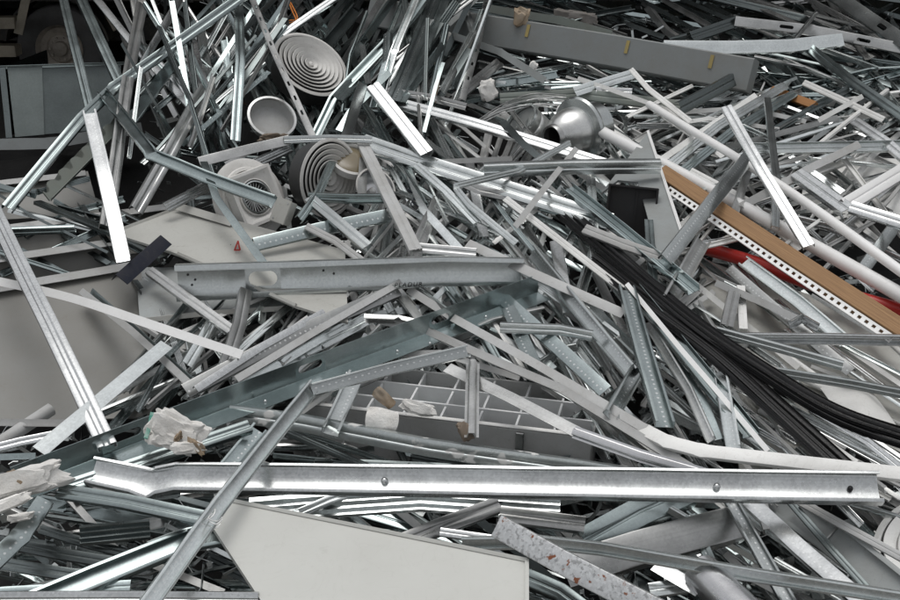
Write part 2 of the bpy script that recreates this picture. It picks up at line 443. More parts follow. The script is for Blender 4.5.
# ================================================================== THE SETTING
def box_bm(bm, c, sx, sy, sz, rot=None):
    mtx = Matrix.Translation(Vector(c)) @ (rot.to_4x4() if rot else Matrix()) @ Matrix.Diagonal((sx, sy, sz, 1))
    bmesh.ops.create_cube(bm, size=1, matrix=mtx)
def box(name, c, sx, sy, sz, mat, parent=None, rot=None, bev=.006):
    bm = bmesh.new(); box_bm(bm, (0, 0, 0), sx, sy, sz)
    if bev: bmesh.ops.bevel(bm, geom=bm.edges[:], offset=min(bev, .3*min(sx, sy, sz)), segments=2, affect='EDGES')
    o = link(name, mesh_of(bm), mat, parent, Vector(c)-(parent.location if parent else Vector((0, 0, 0))))
    if rot: o.rotation_euler = rot.to_euler()
    return o
def grid_mesh(nx, ny, fn):
    vs_ = [tuple(fn(i/nx, j/ny)) for j in range(ny+1) for i in range(nx+1)]
    fs = [(j*(nx+1)+i, j*(nx+1)+i+1, (j+1)*(nx+1)+i+1, (j+1)*(nx+1)+i) for j in range(ny) for i in range(nx)]
    me = bpy.data.meshes.new('sheet'); me.from_pydata(vs_, [], fs); return me
def sstep(a, b, x):
    t = max(0, min(1, (x-a)/(b-a))); return t*t*(3-2*t)
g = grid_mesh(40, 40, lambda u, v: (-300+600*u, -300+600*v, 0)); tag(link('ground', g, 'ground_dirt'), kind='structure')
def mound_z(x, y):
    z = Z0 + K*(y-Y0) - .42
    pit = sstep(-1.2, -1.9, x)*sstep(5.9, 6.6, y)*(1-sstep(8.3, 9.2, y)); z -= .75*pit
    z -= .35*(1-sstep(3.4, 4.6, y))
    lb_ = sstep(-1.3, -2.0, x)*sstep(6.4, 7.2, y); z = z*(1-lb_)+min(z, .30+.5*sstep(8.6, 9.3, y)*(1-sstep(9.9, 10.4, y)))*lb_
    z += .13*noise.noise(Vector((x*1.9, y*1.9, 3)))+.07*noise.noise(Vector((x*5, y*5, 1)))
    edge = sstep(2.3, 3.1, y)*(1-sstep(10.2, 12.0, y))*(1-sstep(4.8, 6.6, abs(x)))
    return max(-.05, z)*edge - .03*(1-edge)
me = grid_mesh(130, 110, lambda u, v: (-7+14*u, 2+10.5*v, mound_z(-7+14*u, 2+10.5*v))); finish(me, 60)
tag(link('rubble_mound', me, 'mound_shade'), kind='structure')

# open shed behind the heap (unseen roof added to shade the lorry and far side)
shed = empty('storage_shed', (0, 19, 0)); tag(shed, 'open fronted storage shed with dark interior behind the scrap heap', 'shed')
def corr(u, v, x0, x1, y0, y1, z0, z1, nx):
    i = round(u*nx) % 4
    return (x0+(x1-x0)*u, y0+(y1-y0)*v, z0+(z1-z0)*v+(.04 if i in (1, 2) else 0))
me = grid_mesh(240, 2, lambda u, v: Vector(corr(u, v, -16, 16, 9.3, 27, 4.5, 5.8, 240))-shed.location); link('roof', me, 'shed_metal', shed)
me = grid_mesh(240, 1, lambda u, v: Vector((-16+32*u, 26.5+(.04 if round(u*240) % 4 in (1, 2) else 0), 6*v))-shed.location); link('back_wall', me, 'container_green', shed)
for sx in (-1, 1):
    me = grid_mesh(120, 1, lambda u, v: Vector((sx*15.8+(.04 if round(u*120) % 4 in (1, 2) else 0), 11+15.5*u, 5.4*v))-shed.location); link('side_wall', me, 'shed_metal', shed)
    for xx in (5.2, 15.2): box('post', (sx*xx, 11, 2.32), .2, .2, 4.64, 'dark_steel', shed)

# ---- lorry in the shed, seen past the heap's left end
def lathe(prof, n=40, arc=None):
    """profile (radius, z) turned about +Z"""
    vs_, fs = [], []; m = len(prof); n2 = n if arc is None else n+1
    for i in range(n2):
        a = 2*math.pi*i/n if arc is None else arc[0]+(arc[1]-arc[0])*i/n
        for r_, z in prof: vs_.append((r_*math.cos(a), r_*math.sin(a), z))
    for i in range(n):
        for j in range(m-1):
            i2 = (i+1) % n if arc is None else i+1
            fs.append((i*m+j, i2*m+j, i2*m+j+1, i*m+j+1))
    me = bpy.data.meshes.new('lathe'); me.from_pydata(vs_, [], fs); finish(me, 40); return me
hub = at(62, 48, 17.4)
truck = empty('lorry', (hub.x, hub.y, 0)); tag(truck, 'dark lorry in the shade with one big wheel and cream steps', 'lorry')
TO = truck.location
def tpart(name, me, mat, loc, rot=(0, 0, 0), parent=truck):
    o = link(name, me, mat, parent, Vector(loc)-(TO if parent is truck else Vector((0, 0, 0)))); o.rotation_euler = rot; return o
rw = .56
for k, wx in enumerate((hub.x, hub.x-3.9, hub.x+4.2)):
    ty = tpart('wheel', lathe([(.30, .10), (.36, .14), (.48, .15), (rw-.02, .12), (rw, .07), (rw, -.2), (rw-.05, -.22), (.3, -.2)], 48), 'tyre', (wx, hub.y, hub.z), (R(90), 0, 0))
    rim = link('rim', lathe([(.31, .12), (.29, .09), (.27, .02), (.20, -.02), (.17, .03), (.10, .05), (.09, .11), (.05, .13), (0, .13)], 40), 'hub_steel', ty)
    for q in range(10):
        a = 2*math.pi*q/10
        nb = bpy.data.meshes.new('nut'); bm = bmesh.new(); bmesh.ops.create_cone(bm, segments=6, radius1=.018, radius2=.016, depth=.04, cap_ends=True); bm.to_mesh(nb); bm.free()
        o = link('wheel_nut', nb, 'hub_steel', ty); o.location = (.14*math.cos(a), .14*math.sin(a), .05)
    # arched mudguard
    arc = [(hub.x+0, 0)]
    me = lathe([(.66, .2), (.69, .2), (.69, -.3), (.66, -.3), (.66, .2)], 24, (R(10), R(170)))
    tpart('mudguard', me, 'truck_dark', (wx, hub.y, hub.z), (R(90), 0, 0))
def tbox(name, x0, x1, y0, y1, z0, z1, mat):
    return box(name, ((x0+x1)/2, (y0+y1)/2, (z0+z1)/2), x1-x0, y1-y0, z1-z0, mat, truck, bev=.02)
tbox('chassis', hub.x-6.0, hub.x+7.5, hub.y+.35, hub.y+1.6, .75, 1.05, 'truck_dark')
tbox('load_body', hub.x-2.2, hub.x+7.6, hub.y-.25, hub.y+2.2, 1.32, 3.6, 'truck_dark')
tbox('cab', hub.x-6.1, hub.x-2.4, hub.y-.25, hub.y+2.2, 1.2, 3.3, 'truck_dark')
p = at(5, 22, 17.0); box('step', p, .32, .25, .14, 'truck_cream', truck)
p = at(5, 50, 17.0); box('step', p, .34, .25, .14, 'truck_cream', truck)
a_, b_ = at(27, -6, 16.9), at(18, 34, 16.9)
beam('guard_bar', 'B', None, 0, 'truck_cream', 0, parent=truck, world=[a_, b_], wm=.11, depth=.4, wobble=0)
a_, b_ = at(96, -6, 16.9), at(116, 30, 16.9)
beam('guard_bar', 'B', None, 0, 'truck_cream', 0, parent=truck, world=[a_, b_], wm=.07, depth=.4, wobble=0)

# ================================================================== SPECIAL THINGS OF THE HEAP
def sheet(name, cs, mat, label, cat, bulge=.02, th=.006, n=14, rims=(), rimw=5, rimmat=None, parent=None, seed=0, lip=0):
    """bent sheet over four photo points (x, y, lift), rims: indices of edges with a rolled lip"""
    Q = [P(*c) for c in cs]; mid = sum(Q, Vector())/4
    nn = (Q[1]-Q[0]).cross(Q[3]-Q[0]).normalized()
    if nn.dot(CAM-mid) < 0: nn = -nn
    def f(u, v):
        p = Q[0].lerp(Q[1], u).lerp(Q[3].lerp(Q[2], u), v)
        return p + nn*(bulge*noise.noise(Vector((u*2.2, v*2.2, seed+5)))*.8 + bulge*.5*math.sin(math.pi*u)*math.sin(math.pi*v)) - mid
    me = grid_mesh(n, n, f); bm = bmesh.new(); bm.from_mesh(me)
    if th: bmesh.ops.solidify(bm, geom=bm.faces[:], thickness=th)
    me = mesh_of(bm, 40)
    o = link(name, me, mat, parent, mid if parent is None else mid-parent.location)
    if parent is None: tag(o, label, cat)
    for e in rims:
        u0v0 = [(0, 0), (1, 0), (1, 1), (0, 1)]; a, b = u0v0[e], u0v0[(e+1) % 4]
        pts = [f(a[0]+(b[0]-a[0])*k/6, a[1]+(b[1]-a[1])*k/6)+mid+nn*.008 for k in range(7)]
        if lip:
            pts = [p-nn*.008+Vector((0, -.5*lip, .004)) for p in pts]
            beam('folded_lip', 'L', None, 0, rimmat or mat, 0, parent=o, world=pts, wm=lip, depth=.35, wobble=.002, dent=0, roll=180, N=Vector((0, -.12, .99)))
        else: beam('rolled_edge', 'B', None, 0, rimmat or mat, 0, parent=o, world=pts, wm=rimw*mpp(mid), depth=.8, wobble=0, dent=0)
    return o
def plate(name, cs, mat, label, cat, th=.012, rims=(), rimw=4, rimmat=None, dent=.0):
    """flat polygon plate over photo points laid on the plane through its first, second and last point"""
    Q = [P(*c) for c in cs[:3]]; nn = (Q[1]-Q[0]).cross(Q[2]-Q[0]).normalized()
    if nn.dot(CAM-Q[0]) < 0: nn = -nn
    pts = []
    for c in cs:
        d = ray(c[0], c[1]); pts.append(CAM + d*((Q[0]-CAM).dot(nn)/d.dot(nn)))
    mid = sum(pts, Vector())/len(pts)
    bm = bmesh.new(); top = [bm.verts.new(p-mid) for p in pts]; bot = [bm.verts.new(p-mid-nn*th) for p in pts]
    bm.faces.new(top); bm.faces.new(bot[::-1]); k = len(pts)
    for i in range(k): bm.faces.new((top[i], bot[i], bot[(i+1) % k], top[(i+1) % k]))
    bmesh.ops.triangulate(bm, faces=[f for f in bm.faces if len(f.verts) > 4])
    o = link(name, mesh_of(bm), mat, None, mid); tag(o, label, cat)
    for e in rims:
        a, b = pts[e], pts[(e+1) % k]
        beam('rolled_edge', 'B', None, 0, rimmat or mat, 0, parent=o, world=[a+nn*.004, a.lerp(b, .5)+nn*.004, b+nn*.004], wm=rimw*mpp(mid), depth=.8, wobble=0, dent=0)
    return o, pts, nn
def frame_at(x, y, lift, ratio, minor, sign=1):
    c = P(x, y, lift); V = (CAM-c).normalized(); d = RIGHT*math.cos(R(minor))+UP*math.sin(R(minor)); d = (d-V*d.dot(V)).normalized()
    th = math.acos(ratio); n = (V*math.cos(th)+d*math.sin(th)*sign).normalized()
    return c, n
def place(o, c, n, spin=0.0):
    o.location = c; o.rotation_mode = 'QUATERNION'
    from mathutils import Quaternion
    o.rotation_quaternion = n.to_track_quat('Z', 'Y') @ Quaternion((0, 0, 1), spin)
def round_diffuser(x, y, lift, rpx, ratio, minor, sign, rings, label, mat='diffuser_white', body=True):
    c, n = frame_at(x, y, lift, ratio, minor, sign); r = rpx*mpp(c)
    root = empty('round_diffuser', c); place(root, c, n); tag(root, label, 'air diffuser', 'round ceiling air diffusers')
    link('outer_ring', lathe([(r*.90, -.10*r), (r*.90, 0), (r*.93, .02*r), (r*1.0, .0), (r*1.0, -.015*r), (r*.93, -.0*r), (r*.915, -.10*r)], 64), mat, root)
    for k in range(rings):
        q = .86-.80*k/rings; dq = .80/rings
        link('ring', lathe([(r*q, .03*r), (r*(q-.012), .045*r), (r*(q-dq*.85), -.02*r), (r*(q-dq*.92), -.06*r), (r*(q-dq*.92-.012), -.06*r), (r*(q-.03), .02*r), (r*q, .03*r)], 56), mat, root)
    link('centre_cap', lathe([(r*.07, -.02*r), (r*.06, .03*r), (0, .045*r)], 32), mat, root)
    if body: link('neck', lathe([(r*.90, -.08*r), (r*.86, -.2*r), (r*.84, -.6*r), (r*.82, -.62*r), (r*.82, -.2*r), (r*.1, -.25*r), (0, -.25*r)], 48), 'dark_steel', root)
    return root
round_diffuser(311, 64, .75, 40, .66, 58, 1, 7, 'round pale grey ceiling diffuser lying face up above the shallow dish')
round_diffuser(330, 178, .42, 40, .72, -8, 1, 6, 'round diffuser with wide rings standing tilted beside the plastic box')
round_diffuser(948, 545, .28, 72, .75, 100, 1, 4, 'white ring diffuser cut off by the right edge at bottom', mat='white_paint')
# square faced diffuser with a fan grille
c, n = frame_at(256, 197, .40, .82, 20, 1); u = mpp(c)
sd = empty('grille_diffuser', c); place(sd, c, n, R(8)); tag(sd, 'square framed diffuser with round fan grille left of the ring diffuser', 'air diffuser')
link('back_disc', lathe([(42*u, -14*u), (42*u, -11*u), (39*u, -9*u), (33*u, -9*u), (31*u, -12*u), (20*u, -13*u)], 56), 'diffuser_white', sd)
link('back_ring', lathe([(33*u, -9*u), (32*u, -7*u), (29*u, -7*u), (28*u, -11*u), (33*u, -9*u)], 56), 'diffuser_white', sd)
bm = bmesh.new(); N4 = 4
def sq(r_, z): return [bm.verts.new((sx*r_, sy*r_, z)) for sx, sy in ((1, 1), (-1, 1), (-1, -1), (1, -1))]
A4, B4, C4 = sq(28*u, -9*u), sq(27*u, 4*u), sq(24*u, 4*u)
for q in range(4):
    bm.faces.new((A4[q], A4[(q+1) % 4], B4[(q+1) % 4], B4[q])); bm.faces.new((B4[q], B4[(q+1) % 4], C4[(q+1) % 4], C4[q]))
ring = [bm.verts.new((19*u*math.cos(2*math.pi*k/32+math.pi/4), 19*u*math.sin(2*math.pi*k/32+math.pi/4), -1*u)) for k in range(32)]
for q in range(4):
    for k in range(8):
        bm.faces.new((C4[q], ring[(q*8+k) % 32 - 0], ring[(q*8+k+1) % 32])) if k < 4 else bm.faces.new((C4[(q+1) % 4], ring[(q*8+k) % 32], ring[(q*8+k+1) % 32]))
    bm.faces.new((C4[q], ring[(q*8+4) % 32], C4[(q+1) % 4]))
link('square_frame', mesh_of(bm, 20), 'diffuser_white', sd)
for r_ in (19, 16.5): link('ring', lathe([(r_*u, -3*u), (r_*u, 1.5*u), ((r_-1.2)*u, 2*u), ((r_-2)*u, -4*u)], 48), 'diffuser_white' if r_ > 18 else 'galv', sd)
link('grille_back', lathe([(15*u, -5*u), (0, -7*u)], 32), 'black_plastic', sd)
for k in range(26):
    a = 2*math.pi*k/26; me, om, _ = sweep([Vector((2*u*math.cos(a), 2*u*math.sin(a), -4*u)), Vector((14.5*u*math.cos(a+.5), 14.5*u*math.sin(a+.5), -2.5*u))], .5*u, section('F', .7*u, .6), N=Vector((0, 0, 1)), wobble=0, dent=0, cap=True)
    o = link('grille_wire', me, 'galv_dull', sd, om)
# shallow dish, glass lamp bowl and shiny reflector
def dish(x, y, lift, rpx, ratio, minor, prof, mat, name, label, cat, extra=None):
    c, n = frame_at(x, y, lift, ratio, minor, 1); r = rpx*mpp(c); root = empty(name, c); place(root, c, n); tag(root, label, cat)
    for nm, pr, mt in prof: link(nm, lathe([(a*r, b*r) for a, b in pr], 48), mt, root)
    return root
dish(272, 117, .62, 25, .80, 70, [('rim', [(.86, -.03), (.9, .03), (1, .02), (1.0, -.04), (.9, -.03)], 'galv_dull'), ('bowl', [(.9, 0), (.84, -.34), (.78, -.44), (.5, -.47), (0, -.47)], 'light_grey'), ('bowl_outside', [(.93, 0), (.88, -.34), (.8, -.5), (0, -.5)], 'galv_dull')], None, 'round_dish', 'shallow round grey dish below the tilted round diffuser', 'dish')
m, n_, l_, b_s = nodes_of('lamp_glass'); b_s.inputs['Base Color'].default_value = (.23, .19, .12, 1); b_s.inputs['Roughness'].default_value = .22; b_s.inputs['Transmission Weight'].default_value = .25; M['lamp_glass'] = m
dish(353, 160, .55, 24, .62, 75, [('rim', [(.84, -.1), (.84, .06), (.9, .1), (1, .06), (1, -.22), (.9, -.25), (.84, -.1)], 'diffuser_white'), ('glass_bowl', [(.83, 0), (.72, .06), (.5, .1), (.2, .12), (0, .12)], 'lamp_glass')], None, 'ring_lamp', 'white rimmed lamp with dirty brownish glass between diffuser and grey bars', 'lamp')
dish(376, 188, .40, 22, .8, 40, [('rim', [(.9, -.04), (.92, .03), (1, .02), (1, -.05)], 'diffuser_white'), ('reflector', [(.9, 0), (.8, -.3), (.55, -.55), (.3, -.65), (0, -.66)], 'aluminium'), ('bulb', [(.16, -.64), (.18, -.3), (.1, -.2), (0, -.18)], 'white_clean')], None, 'downlight', 'shiny round downlight reflector half hidden under crossing grey bars', 'lamp')
# spun metal fan housing with inlet hole
c = P(553, 138, .34); V = (CAM-c).normalized(); n = (V*.62-RIGHT*.72-UP*.22).normalized(); u = mpp(c)*.86
fan = empty('fan_housing', c); place(fan, c, n); tag(fan, 'round spun metal fan housing with dark inlet hole under white pipe', 'fan housing')
link('inlet_collar', lathe([(13*u, -8*u), (13*u, 2*u), (15*u, 3*u), (16*u, 0), (16*u, -6*u)], 48), 'galv_dull', fan)
link('bell', lathe([(15*u, -3*u), (20*u, -8*u), (26*u, -18*u), (29*u, -30*u), (29*u, -40*u)], 56), 'galv_dull', fan)
link('flange', lathe([(29*u, -39*u), (38*u, -41*u), (40*u, -44*u), (38*u, -48*u), (29*u, -50*u), (28*u, -75*u), (0, -76*u)], 56), 'galv', fan)
link('inlet_dark', lathe([(13*u, -6*u), (10*u, -20*u), (0, -22*u)], 32), 'black_plastic', fan)  # black cup: shade inside the inlet put into its colour
c2 = P(520, 122, .22); n2 = (V*.45-RIGHT*.55+UP*.5).normalized()
drum = empty('duct_collar', c2); place(drum, c2, n2); tag(drum, 'dull ribbed round duct collar left of the fan housing', 'duct collar')
link('drum_wall', lathe([(24*u, 0), (26*u, 1*u), (26*u, -9*u), (25*u, -11*u), (26*u, -13*u), (26*u, -24*u), (25*u, -26*u), (26*u, -28*u), (26*u, -46*u), (0, -46*u)], 48), 'galv_dull', drum)
link('drum_lid', lathe([(24*u, -3*u), (12*u, -6*u), (0, -6*u)], 32), 'mid_grey', drum)
link('rim', lathe([(24*u, -2*u), (24*u, 2*u), (27*u, 2*u), (27*u, -1*u)], 48), 'galv', drum)

# louvred luminaire
A, B, D = P(292, 403, .22), P(592, 438, .24), P(372, 366, .12)
e1 = (B-A).normalized(); e2 = (D-A); e2 = (e2-e1*e2.dot(e1)).normalized(); nn = e1.cross(e2).normalized()
if nn.dot(CAM-A) < 0: nn = -nn
L1 = (B-A).length; L2 = (D-A).dot(e2)*1.02; HD = .22
rotm = Matrix((e1, e2, nn)).transposed()
lum = empty('louvre_light', A); lum.rotation_euler = rotm.to_euler(); tag(lum, 'white fluorescent light box with shiny cell louvre beneath the crossed channels', 'light fitting')
def lpart(name, c, s, mat, bev=.003):
    bm = bmesh.new(); box_bm(bm, (0, 0, 0), *s); bmesh.ops.bevel(bm, geom=bm.edges[:], offset=bev, segments=1, affect='EDGES')
    return link(name, mesh_of(bm), mat, lum, Vector(c))
lpart('side_panel', (L1/2, 0, -HD/2), (L1, .008, HD), 'light_grey'); lpart('side_panel', (L1/2, L2, -HD/2), (L1, .008, HD), 'light_grey')
lpart('end_panel', (0, L2/2, -HD/2), (.008, L2-.01, HD), 'light_grey'); lpart('end_panel', (L1, L2/2, -HD/2), (.008, L2-.01, HD), 'light_grey')
lpart('back_panel', (L1/2, L2/2, -HD), (L1-.01, L2-.01, .006), 'louvre'); lpart('top_lip', (L1/2, .004, .006), (L1, .02, .008), 'white_paint')
lpart('clip', (L1*.77, -.012, -.07), (.03, .014, .13), 'galv_dull')
NR, NC = 3, 8
def wedge(name, a, b, top, dep, mat):
    a, b = Vector(a), Vector(b); T = (b-a).normalized(); S = Vector((0, 0, 1)).cross(T); mid = (a+b)/2
    sec = [(-top/2, 0), (top/2, 0), (top*.30, -dep*.3), (.003, -dep), (-.003, -dep), (-top*.30, -dep*.3)]
    bm = bmesh.new(); A_ = [bm.verts.new(a-mid+S*x+Vector((0, 0, z))) for x, z in sec]; B_ = [bm.verts.new(b-mid+S*x+Vector((0, 0, z))) for x, z in sec]
    for i in range(6): bm.faces.new((A_[i], A_[(i+1) % 6], B_[(i+1) % 6], B_[i]))
    bm.faces.new(A_); bm.faces.new(B_[::-1]); link(name, mesh_of(bm, 30), mat, lum, mid)
for k in range(1, NR): wedge('louvre_blade', (.01, L2*k/NR, 0), (L1-.01, L2*k/NR, 0), .010, .17, 'louvre')
for k in range(1, NC):
    for j in range(NR): wedge('cell_divider', (L1*k/NC, L2*j/NR+.012, -.004), (L1*k/NC, L2*(j+1)/NR-.012, -.004), .008, .15, 'louvre')

# sheet metal box (duct section) at the left
c0 = [at(3, 67, 9.4), at(121, 63, 9.4), at(121, 128, 9.25), at(10, 137, 9.25)]
dr = empty('duct_box', (c0[3]+c0[2])/2); tag(dr, 'large teal galvanised duct box standing in front of the lorry', 'duct box')
back = Vector((.08, .75, .02))
def quadpart(name, q, mat, th=.006):
    mid = sum(q, Vector())/4; bm = bmesh.new(); bm.faces.new([bm.verts.new(p-mid) for p in q]); bmesh.ops.solidify(bm, geom=bm.faces[:], thickness=th)
    return link(name, mesh_of(bm), mat, dr, mid-dr.location)
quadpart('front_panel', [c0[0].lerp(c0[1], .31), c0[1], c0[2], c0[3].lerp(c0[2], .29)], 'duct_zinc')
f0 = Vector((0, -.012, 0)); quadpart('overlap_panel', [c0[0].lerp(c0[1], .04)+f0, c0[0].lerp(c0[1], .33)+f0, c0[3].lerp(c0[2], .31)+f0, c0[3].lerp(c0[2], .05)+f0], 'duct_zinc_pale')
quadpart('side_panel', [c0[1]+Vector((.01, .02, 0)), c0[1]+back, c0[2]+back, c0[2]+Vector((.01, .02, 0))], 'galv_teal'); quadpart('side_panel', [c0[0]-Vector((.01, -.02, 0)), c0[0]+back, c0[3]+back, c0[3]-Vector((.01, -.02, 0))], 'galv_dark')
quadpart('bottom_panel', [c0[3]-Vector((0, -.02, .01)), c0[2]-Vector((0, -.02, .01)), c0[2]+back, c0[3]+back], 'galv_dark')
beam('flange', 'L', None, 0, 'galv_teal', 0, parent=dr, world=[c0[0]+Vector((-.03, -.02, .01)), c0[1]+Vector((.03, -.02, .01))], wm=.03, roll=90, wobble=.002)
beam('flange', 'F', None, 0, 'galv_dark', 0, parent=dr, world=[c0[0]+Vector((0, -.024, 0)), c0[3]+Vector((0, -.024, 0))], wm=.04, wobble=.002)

# sheets on the left
sheet('cabinet_panel', [(-30, 186, .02), (88, 172, .0), (100, 215, -.2), (-30, 222, -.2)], 'panel_grey', 'grey sheet panel highest on the left below the dark pit', 'metal panel', rims=(0,), rimw=5, rimmat='light_grey', seed=1, bulge=.003, lip=.085)
sheet('cabinet_panel', [(-30, 232, .12), (168, 205, .08), (176, 250, -.22), (-30, 270, -.18)], 'panel_grey', 'second grey tray panel with straight lip behind the bright dotted stud', 'metal panel', rims=(0,), rimw=6, rimmat='light_grey', seed=2, bulge=.003, lip=.085)
sheet('cabinet_panel', [(-30, 261, .20), (122, 239, .17), (128, 275, -.12), (-30, 296, -.1)], 'panel_grey', 'third grey tray panel with pale lip above the largest panel', 'metal panel', rims=(0,), rimw=6, rimmat='light_grey', seed=12, bulge=.003, lip=.085)
sheet('cabinet_panel', [(-30, 291, .28), (140, 262, .24), (157, 418, -.08), (-30, 424, -.06)], 'panel_grey', 'largest grey cabinet panel filling the left edge of the heap', 'metal panel', rims=(0,), rimw=5, rimmat='light_grey', seed=3, bulge=.006, lip=.085)
sheet('tray_panel', [(136, 268, .18), (300, 262, .2), (305, 307, .22), (140, 322, .22)], 'mid_grey', 'open grey tray with pale front lip under the big channel', 'metal tray', rims=(2,), rimw=5, rimmat='panel_white', seed=4)
plate('door_panel', [(113, 233, .34), (184, 206, .28), (330, 244, .32), (236, 213, .3), (345, 262, .34), (348, 322, .4), (296, 306, .36), (178, 256, .34)][:1] + [(184, 206, .28), (345, 250, .32), (348, 322, .4), (296, 306, .36), (178, 254, .34)], 'panel_white', 'off white door panel with small red mark left of centre', 'metal panel', rims=(0, 4), rimw=3)
dp = [o for o in C.objects if o.name.startswith('door_panel')][0]
q = P(236, 246, .335)
for (x0, y0, x1, y1) in ((238, 241, 235, 249), (238, 241, 240, 250), (234, 250, 240, 250)):
    beam('red_mark', 'F', None, 0, 'red_plastic', 0, parent=dp, world=[P(x0, y0, .375), P(x1, y1, .375)], wm=.007, wobble=0)
beam('panel_lip', 'L', [(176, 206), (232, 222)], 8, 'panel_white', .36, 'short white folded strip on top of the off white door panel', roll=160, cat='metal strip')
# navy plate
nv = beam('navy_angle', 'L', [(121, 279), (166, 240)], 15, 'navy', .46, 'dark navy perforated angle plate sticking out under the door panel', roll=170, cat='angle plate', depth=.6)
# beige panel in the foreground
plate('beige_panel', [(215, 498, .50), (527, 561, .58), (527, 660, .56), (300, 660, .5), (208, 520, .5)], 'beige_panel', 'smooth beige panel with clipped corner lying in the foreground', 'metal panel', th=.02, rims=(0, 1), rimw=4)
# white sheets on the right
sheet('white_sheet', [(700, 258, .06), (905, 330, .08), (930, 470, .1), (700, 345, .06)], 'panel_white', 'large dirty white sheet beneath the horizontal channel at right', 'metal sheet', seed=7, bulge=.03)
sheet('white_sheet', [(815, 385, .16), (862, 378, .16), (900, 432, .2), (850, 425, .2)], 'white_paint', 'small curled white sheet right of the black cable bundle', 'metal sheet', seed=8, bulge=.03)
sheet('white_sheet', [(728, 392, .08), (800, 400, .08), (850, 478, .12), (740, 478, .1)], 'panel_white', 'olive white sheet showing between dotted stud and black cables', 'metal sheet', seed=9, bulge=.04)
sheet('white_sheet', [(805, 158, .0), (915, 160, .0), (915, 215, .0), (800, 215, .02)], 'white_paint', 'white sheet behind the kinked bright channel at the right edge', 'metal sheet', seed=10, bulge=.03)
# bent grey plate with a black plastic box
o, pp, nn = plate('bent_plate', [(648, 132, .50), (684, 240, .50), (660, 262, .46), (638, 182, .48), (618, 180, .48), (601, 193, .46)], 'mid_grey', 'pointed grey metal plate standing right of centre beside black box', 'metal plate', rims=(0,), rimw=3, rimmat='white_clean')
c = P(631, 212, .36); bx = empty('plastic_box', c); tag(bx, 'open black plastic box tucked under the pointed grey plate', 'plastic box')
V = (CAM-c).normalized(); ex = (RIGHT*.97+UP*-.1); ex = (ex-V*ex.dot(V)).normalized(); ey = V.cross(ex); rot = Matrix((ex, ey, V)).transposed(); bx.rotation_euler = rot.to_euler(); u = mpp(c)
for nm, cc, s in (('floor', (0, 0, -8*u), (48*u, 50*u, 1.5*u)), ('wall', (-24*u, 0, -2*u), (2*u, 50*u, 14*u)), ('wall', (24*u, 0, -2*u), (2*u, 50*u, 14*u)), ('wall', (0, 25*u, -2*u), (50*u, 2*u, 14*u)), ('wall', (0, -25*u, -2*u), (50*u, 2*u, 14*u)), ('rib', (4*u, 0, -6*u), (2*u, 46*u, 3*u))):
    bm = bmesh.new(); box_bm(bm, (0, 0, 0), *s); bmesh.ops.bevel(bm, geom=bm.edges[:], offset=.5*u, segments=2, affect='EDGES'); link(nm, mesh_of(bm), 'black_plastic', bx, Vector(cc))
# off white junction box by the grille diffuser
c = P(284, 212, .55); jb = empty('junction_box', c); tag(jb, 'small cream junction box beside the fan grille diffuser', 'junction box'); u = mpp(c)
V = (CAM-c).normalized(); ex = (RIGHT*.93-UP*.35+V*.3).normalized(); ey = V.cross(ex).normalized(); ez = ex.cross(ey); jb.rotation_euler = Matrix((ex, ey, ez)).transposed().to_euler()
for nm, cc, s, mt in (('body', (0, 0, 0), (16*u, 24*u, 14*u), 'panel_white'), ('lid', (0, 0, 8*u), (17*u, 25*u, 2*u), 'panel_white'), ('screw', (5*u, 9*u, 9.2*u), (2*u, 2*u, 1*u), 'galv_dull'), ('screw', (-5*u, -9*u, 9.2*u), (2*u, 2*u, 1*u), 'galv_dull'), ('cable_gland', (0, 13*u, 0), (6*u, 4*u, 6*u), 'mid_grey')):
    bm = bmesh.new(); box_bm(bm, (0, 0, 0), *s); bmesh.ops.bevel(bm, geom=bm.edges[:], offset=.7*u, segments=2, affect='EDGES'); link(nm, mesh_of(bm), mt, jb, Vector(cc))

# lumps of plaster and other debris
def lump(name, x, y, lift, sx, sy, sz, ang, mat, label, cat, seed, rough=.35, parent=None, sub=4):
    c = P(x, y, lift); u = mpp(c); V = (CAM-c).normalized()
    ex = RIGHT*math.cos(R(ang))+UP*math.sin(R(ang)); ex = (ex-V*ex.dot(V)).normalized(); ey = V.cross(ex)
    bm = bmesh.new(); bmesh.ops.create_icosphere(bm, subdivisions=sub, radius=1)
    for v in bm.verts:
        d = v.co.normalized()
        d2 = Vector([math.copysign(abs(q)**.6, q) for q in d])
        k = 1+rough*noise.noise(d*1.6+Vector((seed*3.1, 0, 0)))+rough*.5*noise.noise(d*4+Vector((seed, 5, 0)))+rough*.22*noise.noise(d*11+Vector((seed, 9, 0)))
        d2 *= k; v.co = ex*d2.x*sx*u+ey*d2.y*sy*u+V*d2.z*sz*u
    o = link(name, mesh_of(bm, 28), mat, parent, c if parent is None else c-parent.location)
    if parent is None: tag(o, label, cat)
    return o
gl = lump('plaster_chunk', 176, 432, .62, 27, 17, 9, -18, 'gypsum', 'broken white plaster chunk with green tape edge on the long channel', 'plaster', 3, .5)
beam('edge_tape', 'F', None, 0, 'tape', 0, parent=gl, world=[P(153, 412, .66), P(150, 426, .66), P(146, 438, .65)], wm=.014, wobble=.003)
lump('torn_paper', 196, 447, .63, 9, 4, 5, -42, 'paper', None, None, 5, .8, parent=gl, sub=3); lump('torn_paper', 178, 438, .62, 5, 3, 8.5, 50, 'paper', None, None, 6, .9, parent=gl, sub=3)
lump('plaster_lobe', 187, 448, .63, 15, 6, 6, 5, 'gypsum', None, None, 8, .4, parent=gl, sub=3)
g2 = lump('plaster_chunk', 14, 484, .62, 46, 14, 9, 14, 'gypsum', 'large crumbling plaster slab at the left edge under the channel end', 'plaster', 11, .45)
